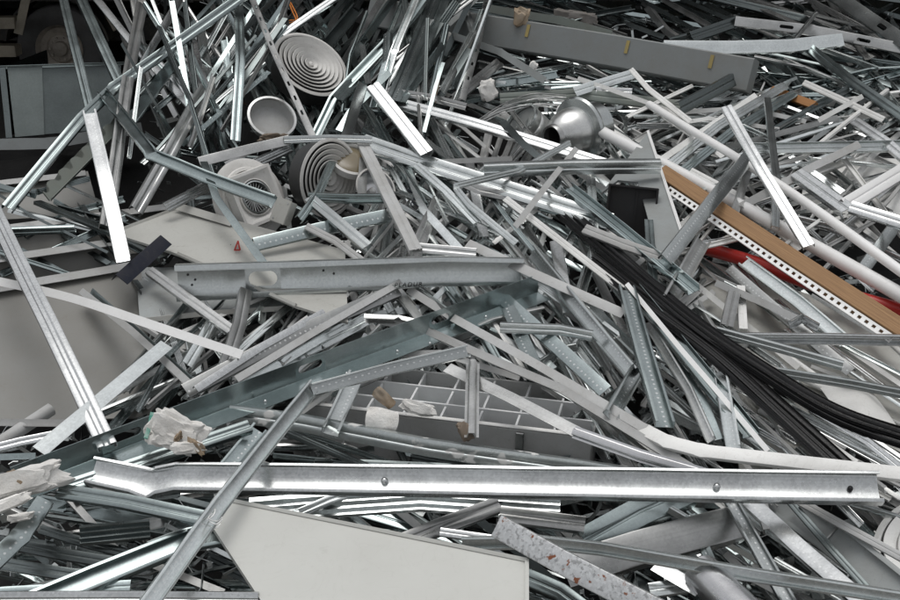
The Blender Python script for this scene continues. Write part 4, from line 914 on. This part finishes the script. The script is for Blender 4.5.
# --- right
beam('metal_stud', 'U', [(727, 105), (764, 172), (808, 246)], 11, 'galv_bright', [1.35, 1.0, .62], 'bright stud crossing the white pipes near the right edge', roll='glint', depth=.4)
beam('metal_stud', 'U', [(767, 98), (778, 178), (776, 226)], 7, 'galv', [.66, .66, .60], 'slim bent upright stud right of the bright crossing stud', roll=165)
beam('steel_channel', 'U', [(797, 171), (848, 209)], 14, 'galv_bright', [.62, .64], 'short bright channel folded at its lower right end', roll='glint', depth=.6)
beam('steel_channel', 'U', [(846, 204), (880, 184), (918, 162)], 15, 'white_clean', [.64, .64, .62], 'white channel rising from the fold to the right edge', roll=168, depth=.5)
beam('steel_channel', 'U', [(850, 207), (918, 228)], 12, 'galv_bright', [.66, .66], 'bright channel running from the fold down to the right edge', roll=158, depth=.5)
beam('metal_stud', 'U', [(752, 150), (830, 148), (918, 146)], 11, 'galv', [.48, .48, .46], 'level galvanised channel behind the folded bright channel', roll=-25, depth=.5)
beam('ceiling_tee', 'T', [(860, 143), (808, 168), (742, 206)], 8, 'light_grey', [.56, .56, .5], 'tee rising right towards the level channel', roll=10)
beam('steel_channel', 'U', [(854, 121), (886, 142), (920, 170)], 10, 'galv_bright', [.5, .52, .5], 'bright channel end near the right edge above the white channel', roll='glint')
beam('flat_strip', 'U', [(631, 68), (648, 88), (690, 122)], 5, 'white_paint', [.62, .58, .5], 'thin white bent strip below the big beam', roll=170)
beam('metal_stud', 'R', [(662, 172), (720, 125), (786, 84)], 9, 'galv', [.4, .44, .42], 'long grey stud rising right behind the thin white pipe', roll=165)
beam('metal_stud', 'R', [(672, 180), (735, 128), (795, 92)], 9, 'galv_teal', [.36, .40, .36], 'teal stud parallel to the long grey stud at upper right', roll=165)
beam('ceiling_tee', 'T', [(660, 160), (700, 132), (756, 95)], 6, 'white_paint', [.42, .44, .40], 'white tee parallel to the long grey stud', roll=-10)
beam('steel_channel', 'U', [(734, 79), (680, 108)], 13, 'galv_dark', [.62, .56], 'dark channel end in front of the big beam end', roll=165, depth=.4)
beam('metal_stud', 'U', [(735, 21), (810, 30), (920, 52)], 10, 'galv_dull', [.6, .55, .5], 'long pale stud with oval holes at the top right', roll=170, slots=[(.28, .09, .4), (.70, .09, .4)])
beam('steel_channel', 'U', [(826, -12), (870, 18), (920, 52)], 14, 'galv', [.9, .75, .65], 'grey channel cutting the top right corner', roll=165, slots=[(.62, .1, .4)])
beam('steel_channel', 'C', [(664, 46), (730, 47), (790, 46), (843, 40)], 13, 'galv', [.72, .70, .66, .64], 'galvanised channel lying on the right end of the big beam', roll=165, depth=.4)
beam('metal_stud', 'U', [(806, 44), (850, 78), (920, 128)], 10, 'galv_teal', [.6, .56, .5], 'dark teal stud sloping down at the upper right', roll=160)
beam('metal_stud', 'R', [(692, 36), (738, 20)], 11, 'galv_dark', [.5, .58], 'short dark stud end left of the pale stud with holes', roll=165)
beam('flat_strip', 'U', [(795, 38), (817, 11)], 4, 'galv_bright', [.66, .8], 'small bright twisted strip at the top right')
beam('flat_strip', 'U', [(804, 82), (840, 98), (884, 119)], 6, 'white_paint', [.46, .46, .44], 'thin pale strip crossing another at upper right', roll=165)
beam('flat_strip', 'F', [(818, 121), (862, 96)], 5, 'white_paint', [.48, .48], 'short pale strip crossing the thin pale strip')
beam('metal_stud', 'R', [(735, 338), (820, 338), (920, 339)], 11, 'galv_bright', [.52, .56, .58], 'level bright stud reaching the right edge below the batten', roll=22, depth=.4)
beam('ceiling_tee', 'T', [(716, 283), (760, 302), (802, 322)], 7, 'light_grey', [.36, .42, .46], 'pale tee on the white sheet right of the cables')
beam('metal_stud', 'C', [(744, 262), (800, 302), (846, 342)], 13, 'galv_dots', [.34, .38, .40], 'dotted stud lying on the white sheet under the batten', roll=-16, depth=.35)
beam('metal_stud', 'C', [(730, 268), (780, 312), (850, 372)], 10, 'galv_dull_dots', [.30, .34, .34], 'narrow dotted stud next to the one on the white sheet', roll=170)
beam('metal_stud', 'U', [(716, 332), (780, 350), (842, 368)], 9, 'galv', [.54, .54, .52], 'stud sloping gently under the level bright stud', roll=200)
beam('flat_strip', 'U', [(778, 372), (850, 384), (920, 398)], 9, 'galv', [.46, .48, .5], 'grey strip running to the right edge above the curled sheet', roll=200)
beam('flat_strip', 'U', [(766, 376), (815, 412), (866, 442), (920, 486)], 7, 'galv_bright', [.50, .54, .56, .56], 'bright strip between the two black cable bundles', roll=185)
beam('metal_stud', 'R', [(790, 408), (850, 440), (920, 476)], 9, 'galv', [.44, .48, .52], 'grey stud beneath the bright strip at the right', roll=165)
beam('metal_stud', 'U', [(796, 420), (856, 462)], 8, 'white_paint', [.42, .46], 'pale stud end with rivet beside the lower cable end', roll=165)
beam('metal_stud', 'U', [(690, 170), (745, 200), (800, 250)], 7, 'white_paint', [.40, .42, .42], 'pale strip along the upper side of the thick white pipe', roll=165)
beam('metal_stud', 'C', [(752, 160), (735, 215)], 8, 'galv_dull', [.5, .5], 'grey stud between the white pipes', roll=168)
beam('metal_stud', 'C', [(900, 218), (862, 272)], 12, 'galv_dots', [.48, .48], 'dotted stud at the right edge between the pipes', roll=168)
beam('metal_stud', 'U', [(735, 290), (728, 325)], 12, 'galv_dull', [.42, .42], 'short dull bar end right of the cables', roll=172)
beam('white_trim', 'U', [(742, 285), (744, 328)], 8, 'white_paint', [.34, .34], 'short white upright strip on the white sheet', roll=172)
# --- bottom
beam('metal_stud', 'C', [(730, 500), (762, 556), (806, 634)], 14, 'galv_dots', [.40, .44, .46], 'dotted stud going down to the bottom edge right of the beige panel', roll=-20, depth=.45)
beam('metal_stud', 'C', [(748, 500), (800, 548), (866, 604)], 17, 'galv_bright_dots', [.40, .44, .48], 'shiny dotted stud sloping down under the shiny channel end', roll='glint', depth=.45)
tr = beam('trunking_strip', 'C', [(762, 490), (830, 538), (930, 618)], 34, 'mid_grey', [.26, .28, .32], 'broad grey trunking with seams at bottom right', roll=-8, depth=.22)
fr, W = o_frames[tr.name]
for f in fr[1:-1:2]: beam('seam', 'F', None, 0, 'galv_dull', 0, parent=tr, world=[f[1]+f[3]*W*.47+f[4]*.006, f[1]-f[3]*W*.47+f[4]*.006], wm=.006, depth=.5, wobble=0, N=f[4])
beam('metal_stud', 'U', [(800, 500), (850, 528), (925, 570)], 8, 'light_grey', [.40, .42, .42], 'slim pale strip with rusty edge at bottom right', roll=165)
beam('metal_stud', 'U', [(790, 500), (830, 545), (880, 600)], 7, 'galv_dark', [.36, .36, .36], 'dark slim stud between trunking and rusty edged strip', roll=165)
beam('box_section', 'C', [(565, 572), (640, 548), (745, 520)], 34, 'galv_dull', [.34, .36, .36], 'wide dull duct section beneath the shiny channel', roll=170, depth=.8)
beam('box_section', 'U', [(585, 542), (640, 512), (690, 490)], 30, 'galv_teal', [.28, .28, .26], 'wide teal sheet channel under the shiny channel', roll=160, depth=.4)
beam('metal_tube', 'P', [(700, 572), (770, 640)], 40, 'aluminium', [.44, .50], 'brushed round tube end at the bottom edge', cat='metal tube')
beam('angle_strip', 'L', [(655, 566), (700, 592)], 16, 'galv_bright', [.40, .40], 'small bright angle bracket near the bottom edge', roll=150)
beam('steel_channel', 'U', [(650, 590), (720, 580)], 14, 'galv', .36, 'curved grey scrap end at the bottom beside the brushed tube', roll=165)
beam('steel_channel', 'U', [(-15, 601), (120, 600), (258, 600)], 14, 'galv_bright', [.50, .50, .50], 'bright channel along the bottom left edge', roll=185, depth=.4)
beam('box_section', 'C', [(20, 610), (95, 580), (190, 542), (300, 525)], 24, 'galv_teal', [.36, .36, .36, .34], 'curved teal channel left of the beige panel', roll=-25, depth=.4)
beam('steel_channel', 'U', [(-15, 592), (60, 588), (130, 585)], 12, 'galv_teal', [.34, .34, .36], 'teal channel in the bottom left corner', roll=160)
beam('metal_stud', 'U', [(-15, 540), (60, 555), (130, 566)], 11, 'galv_dark', [.22, .24, .24], 'dark stud in the hollow at bottom left', roll=165)
beam('metal_stud', 'R', [(-15, 560), (70, 574), (110, 578)], 12, 'galv_dark', [.22, .22, .22], 'lower dark stud in the hollow at bottom left', roll=165)
beam('metal_stud', 'C', [(-15, 568), (20, 535), (45, 500)], 18, 'galv_teal_dots', [.44, .44, .42], 'dark stud dropping from the plaster slab to the left edge', roll=170)
beam('box_section', 'W', [(80, 535), (150, 528)], 20, 'galv_dark', [.24, .26], 'ribbed dark block in the bottom left hollow', cat='ribbed block', depth=.3)
beam('metal_stud', 'U', [(40, 530), (90, 545), (150, 560)], 9, 'galv_dark', .16, 'thin dark bar under the ribbed block', roll=165)
beam('metal_stud', 'R', [(150, 548), (195, 530), (240, 520)], 12, 'galv_dark', .22, 'dark bar behind the leaning foreground stud', roll=165)
beam('box_section', 'W', [(250, 512), (420, 500), (560, 508)], 26, 'galv', [.24, .26, .26], 'broad corrugated strip under the shiny channel', depth=.3, roll=10, cat='corrugated strip')
beam('metal_stud', 'R', [(285, 520), (330, 500), (365, 488)], 9, 'galv', .30, 'slim stud end poking out above the beige panel', roll=165)
beam('steel_channel', 'R', [(398, 545), (440, 528), (500, 505)], 17, 'galv_dull', [.32, .32, .30], 'ribbed grey channel sloping up behind the beige panel', roll=165)
beam('steel_channel', 'U', [(500, 512), (585, 524)], 16, 'galv_dull', [.34, .34], 'folded grey channel end under the shiny channel', roll=160)
beam('metal_stud', 'U', [(440, 532), (500, 540)], 8, 'galv_bright', .36, 'thin bright strip behind the beige panel top edge', roll=165)
beam('steel_channel', 'C', [(755, 486), (770, 530)], 12, 'galv_dull', [.38, .4], 'torn grey channel end hanging below the shiny channel', roll=168)
beam('steel_channel', 'U', [(525, 575), (560, 590), (600, 620)], 18, 'galv_teal', [.38, .4, .4], 'teal channel right of the beige panel at the bottom edge', roll=165)
beam('metal_stud', 'U', [(690, 515), (710, 560)], 10, 'galv_teal_dots', .30, 'dotted teal stud under the shiny channel end', roll=170)
# notched rails
def notched(px, lifts, w, mat, label, teeth):
    pts = [P(x, y, l) for (x, y), l in zip(px, lifts)]; a, b = pts; T = (b-a).normalized(); mid = a.lerp(b, .5); V = (CAM-mid).normalized(); S = V.cross(T).normalized(); Nn = T.cross(S)
    L = (b-a).length; W = w*mpp(mid); out = [(0, -W/2), (L, -W/2)]; n = teeth
    for k in range(n, 0, -1):
        u1, u0 = L*k/n, L*(k-1)/n; d = (u1-u0)
        out += [(u1-.05*d, W*.45), (u1-.25*d, W*.5), (u1-.42*d, W*.42), (u1-.5*d, W*.1), (u1-.6*d, -.02*W), (u1-.78*d, W*.02), (u1-.88*d, W*.3)]
    bm = bmesh.new(); top = [bm.verts.new(a-mid+T*x+S*y+Nn*.004) for x, y in out]; bot = [bm.verts.new(a-mid+T*x+S*y-Nn*.004) for x, y in out]
    bm.faces.new(top); bm.faces.new(bot[::-1]); k = len(out)
    for i in range(k): bm.faces.new((top[i], bot[i], bot[(i+1) % k], top[(i+1) % k]))
    bmesh.ops.triangulate(bm, faces=[f for f in bm.faces if len(f.verts) > 4])
    o = link('notched_rail', mesh_of(bm), mat, None, mid); tag(o, label, 'notched rail')
    beam('rail_flange', 'F', None, 0, mat, 0, parent=o, world=[a-S*W*.5+Nn*.02, b-S*W*.5+Nn*.02], wm=.03, roll=75, wobble=0)
    return o
notched([(44, 196), (122, 118)], [.25, .62], 14, 'green_paint', 'greenish notched rail sloping up beneath the bent teal stud', 7)
notched([(124, 128), (184, 48)], [.70, .95], 12, 'galv_teal', 'grey notched rail higher up beside the dull grey stud', 6)
# small bright clip
c = P(801, 322, .5); u = mpp(c)
cl = beam('hanger_clip', 'U', [(790, 326), (802, 319), (818, 328)], 8, 'galv_bright', .5, 'small shiny bent hanger clip on the white sheet', roll=20, depth=.5)
# boards behind the beam
beam('flat_strip', 'F', [(484, 8), (560, 20), (612, 34)], 8, 'green_paint', [.3, .3, .35], 'pale green board lying on top of the big beam')
beam('steel_channel', 'U', [(500, 98), (580, 94), (692, 108)], 11, 'green_paint', [.22, .25, .28], 'greenish level rail behind the fan housing', roll=165, depth=.4)
beam('metal_stud', 'U', [(575, 92), (636, 73)], 10, 'galv', [.36, .4], 'galvanised bar under the middle of the big beam', roll=165)
beam('metal_stud', 'U', [(596, 90), (632, 92)], 7, 'galv_bright', .34, 'short bright bar below the big beam', roll=165)
# ================================================================== THE TANGLE BETWEEN AND BENEATH
KINDS = {'metal_stud': ('C', 'R', 'U'), 'angle_strip': ('L',), 'ceiling_tee': ('T',), 'flat_strip': ('F', 'S'), 'furring_channel': ('H', 'W')}
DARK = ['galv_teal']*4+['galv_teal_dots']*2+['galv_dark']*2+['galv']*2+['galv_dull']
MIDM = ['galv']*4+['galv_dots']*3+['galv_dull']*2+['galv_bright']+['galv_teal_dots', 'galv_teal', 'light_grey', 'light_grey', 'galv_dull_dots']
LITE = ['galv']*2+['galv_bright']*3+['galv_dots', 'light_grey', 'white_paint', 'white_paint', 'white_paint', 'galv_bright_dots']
SHADED = ['galv_teal']*2+['galv_dark']*4+['galv_dull']  # darker zinc mix: shade of gaps and far side put into the colour
# x0 y0 x1 y1 count angle spread length width lift materials where
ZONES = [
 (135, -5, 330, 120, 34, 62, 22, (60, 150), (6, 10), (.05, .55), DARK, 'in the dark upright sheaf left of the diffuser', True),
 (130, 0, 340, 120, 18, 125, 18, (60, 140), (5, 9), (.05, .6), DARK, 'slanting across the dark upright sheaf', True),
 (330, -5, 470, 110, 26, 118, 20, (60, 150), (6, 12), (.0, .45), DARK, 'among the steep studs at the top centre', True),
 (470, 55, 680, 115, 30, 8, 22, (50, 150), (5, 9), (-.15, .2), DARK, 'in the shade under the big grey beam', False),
 (690, 0, 905, 110, 40, 30, 28, (50, 170), (5, 10), (-.2, .3), SHADED, 'in the dark tangle at the upper right', False),
 (690, 30, 905, 115, 16, 165, 25, (40, 120), (5, 8), (-.1, .3), SHADED, 'slanting up at the upper right', False),
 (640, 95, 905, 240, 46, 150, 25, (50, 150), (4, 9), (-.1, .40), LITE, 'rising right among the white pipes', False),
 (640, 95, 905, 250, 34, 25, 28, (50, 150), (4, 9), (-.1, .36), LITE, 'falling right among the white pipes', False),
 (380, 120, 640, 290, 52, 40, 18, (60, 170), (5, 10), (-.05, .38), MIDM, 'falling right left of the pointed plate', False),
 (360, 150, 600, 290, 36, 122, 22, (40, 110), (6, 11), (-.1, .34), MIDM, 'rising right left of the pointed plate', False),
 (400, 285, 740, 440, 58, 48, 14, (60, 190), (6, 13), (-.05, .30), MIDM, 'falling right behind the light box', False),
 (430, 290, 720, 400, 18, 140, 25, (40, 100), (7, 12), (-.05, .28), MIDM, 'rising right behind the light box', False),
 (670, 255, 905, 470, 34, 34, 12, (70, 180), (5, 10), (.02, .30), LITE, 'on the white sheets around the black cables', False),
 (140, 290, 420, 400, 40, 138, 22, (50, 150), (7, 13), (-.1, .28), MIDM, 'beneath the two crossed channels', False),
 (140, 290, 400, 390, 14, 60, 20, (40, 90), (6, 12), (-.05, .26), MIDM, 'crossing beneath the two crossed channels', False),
 (-10, 490, 330, 600, 26, 12, 25, (60, 200), (9, 18), (-.35, .06), SHADED, 'in the dark hollow at the bottom left', False),
 (330, 490, 905, 600, 34, 28, 32, (60, 220), (9, 20), (-.3, .12), SHADED, 'in the dark gaps along the bottom', False),
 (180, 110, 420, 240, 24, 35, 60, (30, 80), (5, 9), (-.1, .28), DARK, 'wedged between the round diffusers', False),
 (200, 440, 620, 480, 14, 8, 15, (60, 180), (7, 12), (-.1, .16), SHADED, 'in the gap above the shiny channel', False),
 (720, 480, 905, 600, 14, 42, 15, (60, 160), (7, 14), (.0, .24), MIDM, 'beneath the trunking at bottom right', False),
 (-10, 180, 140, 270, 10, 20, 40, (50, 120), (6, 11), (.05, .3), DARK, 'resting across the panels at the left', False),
 (455, -10, 700, 30, 20, 20, 25, (50, 160), (5, 10), (-.2, .2), SHADED, 'on the heap behind the big grey beam', False),
]
fr_ = random.Random(42)
KEEP = [(311, 63, 42), (272, 117, 27), (332, 178, 40), (256, 197, 42), (585, 128, 40), (352, 160, 24), (645, 170, 40), (632, 212, 30), (550, 40, 18), (600, 48, 18), (650, 57, 18), (700, 68, 18), (735, 74, 18), (500, 33, 16), (60, 50, 60), (60, 100, 62), (450, 405, 30), (400, 405, 25), (500, 405, 30), (540, 420, 30), (350, 420, 20)]
def blocked(p0, p1):
    for k in range(13):
        x, y = p0[0]+(p1[0]-p0[0])*k/12, p0[1]+(p1[1]-p0[1])*k/12
        for (cx, cy, r) in KEEP:
            if (x-cx)**2+(y-cy)**2 < r*r: return True
    return False
FILL = {}
COLW = {'galv_teal': 'teal galvanised', 'galv_teal_dots': 'dotted teal', 'galv_dark': 'dark', 'galv': 'galvanised', 'galv_dull': 'dull grey', 'galv_dots': 'dotted galvanised', 'light_grey': 'pale grey', 'galv_dull_dots': 'dotted dull grey', 'galv_bright': 'bright', 'white_paint': 'white', 'galv_bright_dots': 'dotted bright'}
KW = {'metal_stud': 'stud', 'angle_strip': 'angle strip', 'ceiling_tee': 'ceiling tee', 'flat_strip': 'flat strip', 'furring_channel': 'furring channel'}
for (x0, y0, x1, y1, cnt, ang, spr, ln, wd, lf, mats, where, stand) in ZONES:
    for k in range(int(cnt*1.9)):
        cx, cy = fr_.uniform(x0, x1), fr_.uniform(y0, y1); a = R(ang+fr_.gauss(0, spr*.6)); L = fr_.uniform(*ln)*.6; w = fr_.uniform(*wd)*fr_.choice((.6, .75, .95))
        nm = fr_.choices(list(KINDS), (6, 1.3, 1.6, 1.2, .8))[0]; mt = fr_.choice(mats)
        if nm in ('ceiling_tee', 'flat_strip') and mats not in (DARK, SHADED): mt = fr_.choice(['light_grey', 'white_paint', 'galv', 'galv_dull', 'galv'])
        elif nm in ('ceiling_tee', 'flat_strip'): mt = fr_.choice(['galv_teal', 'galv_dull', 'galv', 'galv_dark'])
        if nm in ('ceiling_tee', 'flat_strip', 'angle_strip'): w *= .7
        dx, dy = math.cos(a)*L, math.sin(a)*L; l0 = fr_.uniform(*lf); dl = fr_.uniform(-.08, .08)
        p0, p1 = (cx-dx, cy-dy), (cx+dx, cy+dy)
        la, lb = l0-dl, l0+dl
        if blocked(p0, p1):
            if max(p0[0], p1[0]) < 150 or min(p0[0], p1[0]) < 110: continue
            l0 = fr_.uniform(-.25, .0) if not stand else fr_.uniform(-.1, .12); la, lb = l0-dl*.4, l0+dl*.4
        if stand and l0 > .12:       # leaning upright: the end higher in the picture comes out of the slope
            if p0[1] < p1[1]: la += (slope_dist(*p0)-slope_dist(*p1))*.62
            else: lb += (slope_dist(*p1)-slope_dist(*p0))*.62
        pts = [p0, p1]; ls = [la, lb]
        if fr_.random() < .38:
            t = fr_.uniform(.25, .75); bend = fr_.gauss(0, .10)*L
            pts = [p0, (p0[0]+(p1[0]-p0[0])*t-dy/L*bend, p0[1]+(p1[1]-p0[1])*t+dx/L*bend), p1]; ls = [la, la+(lb-la)*t+fr_.uniform(0, .04), lb]
        roll = fr_.choice((fr_.uniform(120, 160), fr_.uniform(200, 240), fr_.uniform(-50, 40), fr_.uniform(-50, 40)))
        if nm in ('flat_strip', 'ceiling_tee'): roll = fr_.uniform(-40, 40)
        pk = fr_.choice(KINDS[nm]); word = {'U': 'channel', 'R': 'ribbed stud'}.get(pk, KW[nm]) if nm == 'metal_stud' else KW[nm]
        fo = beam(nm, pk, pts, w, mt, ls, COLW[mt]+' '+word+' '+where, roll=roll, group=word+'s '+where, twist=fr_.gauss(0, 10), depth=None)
        FILL.setdefault(fo['label'], []).append(((p0[0]+p1[0])/2, fo))
ORD = ['leftmost', 'second', 'third', 'fourth', 'fifth', 'sixth', 'seventh', 'eighth', 'ninth', 'tenth', 'eleventh', 'twelfth', 'thirteenth', 'fourteenth', 'fifteenth', 'sixteenth', 'seventeenth', 'eighteenth', 'nineteenth', 'twentieth', 'twenty-first', 'twenty-second', 'twenty-third', 'twenty-fourth', 'twenty-fifth', 'twenty-sixth', 'twenty-seventh', 'twenty-eighth', 'twenty-ninth', 'thirtieth']
for lab, lst in FILL.items():
    lst.sort(key=lambda q: q[0])
    if len(lst) > 1:
        for k, (_, o) in enumerate(lst): o['label'] = (ORD[0]+' '+lab) if k == 0 else (ORD[k]+' from left '+lab) if k < len(lst)-1 else 'rightmost '+lab
# countless small offcuts, screws and shreds in the gaps
sr = random.Random(5); vs_, fs_ = [], []
for k in range(3200):
    x, y = sr.uniform(-20, 920), sr.uniform(-5, 610)
    if x < 150 and y < 430: continue
    c = P(x, y, sr.uniform(-.35, .02)); L = sr.uniform(.015, .09); w = sr.uniform(.004, .016)
    d = Vector((sr.gauss(0, 1), sr.gauss(0, 1), sr.gauss(0, .5))).normalized(); e = d.cross(Vector((sr.gauss(0, 1), sr.gauss(0, 1), sr.gauss(0, 1)))).normalized(); f = d.cross(e)
    b0 = len(vs_); bend = sr.uniform(-.4, .4)*L
    for u in (-1, 0, 1):
        q = c+d*(L*u)+f*(bend*(1-u*u))
        vs_ += [tuple(q+e*w), tuple(q-e*w), tuple(q-e*w+f*.003), tuple(q+e*w+f*.003)]
    for s in (0, 4):
        for j in range(4): fs_.append((b0+s+j, b0+s+(j+1) % 4, b0+s+4+(j+1) % 4, b0+s+4+j))
    fs_ += [(b0+3, b0+2, b0+1, b0), (b0+8, b0+9, b0+10, b0+11)]
me = bpy.data.meshes.new('offcuts'); me.from_pydata(vs_, [], fs_); me.uv_layers.new(name='UVMap'); me.update()
tag(link('small_offcuts', me, 'galv'), 'small metal offcuts and shreds in the gaps of the heap', 'offcuts', kind='stuff')
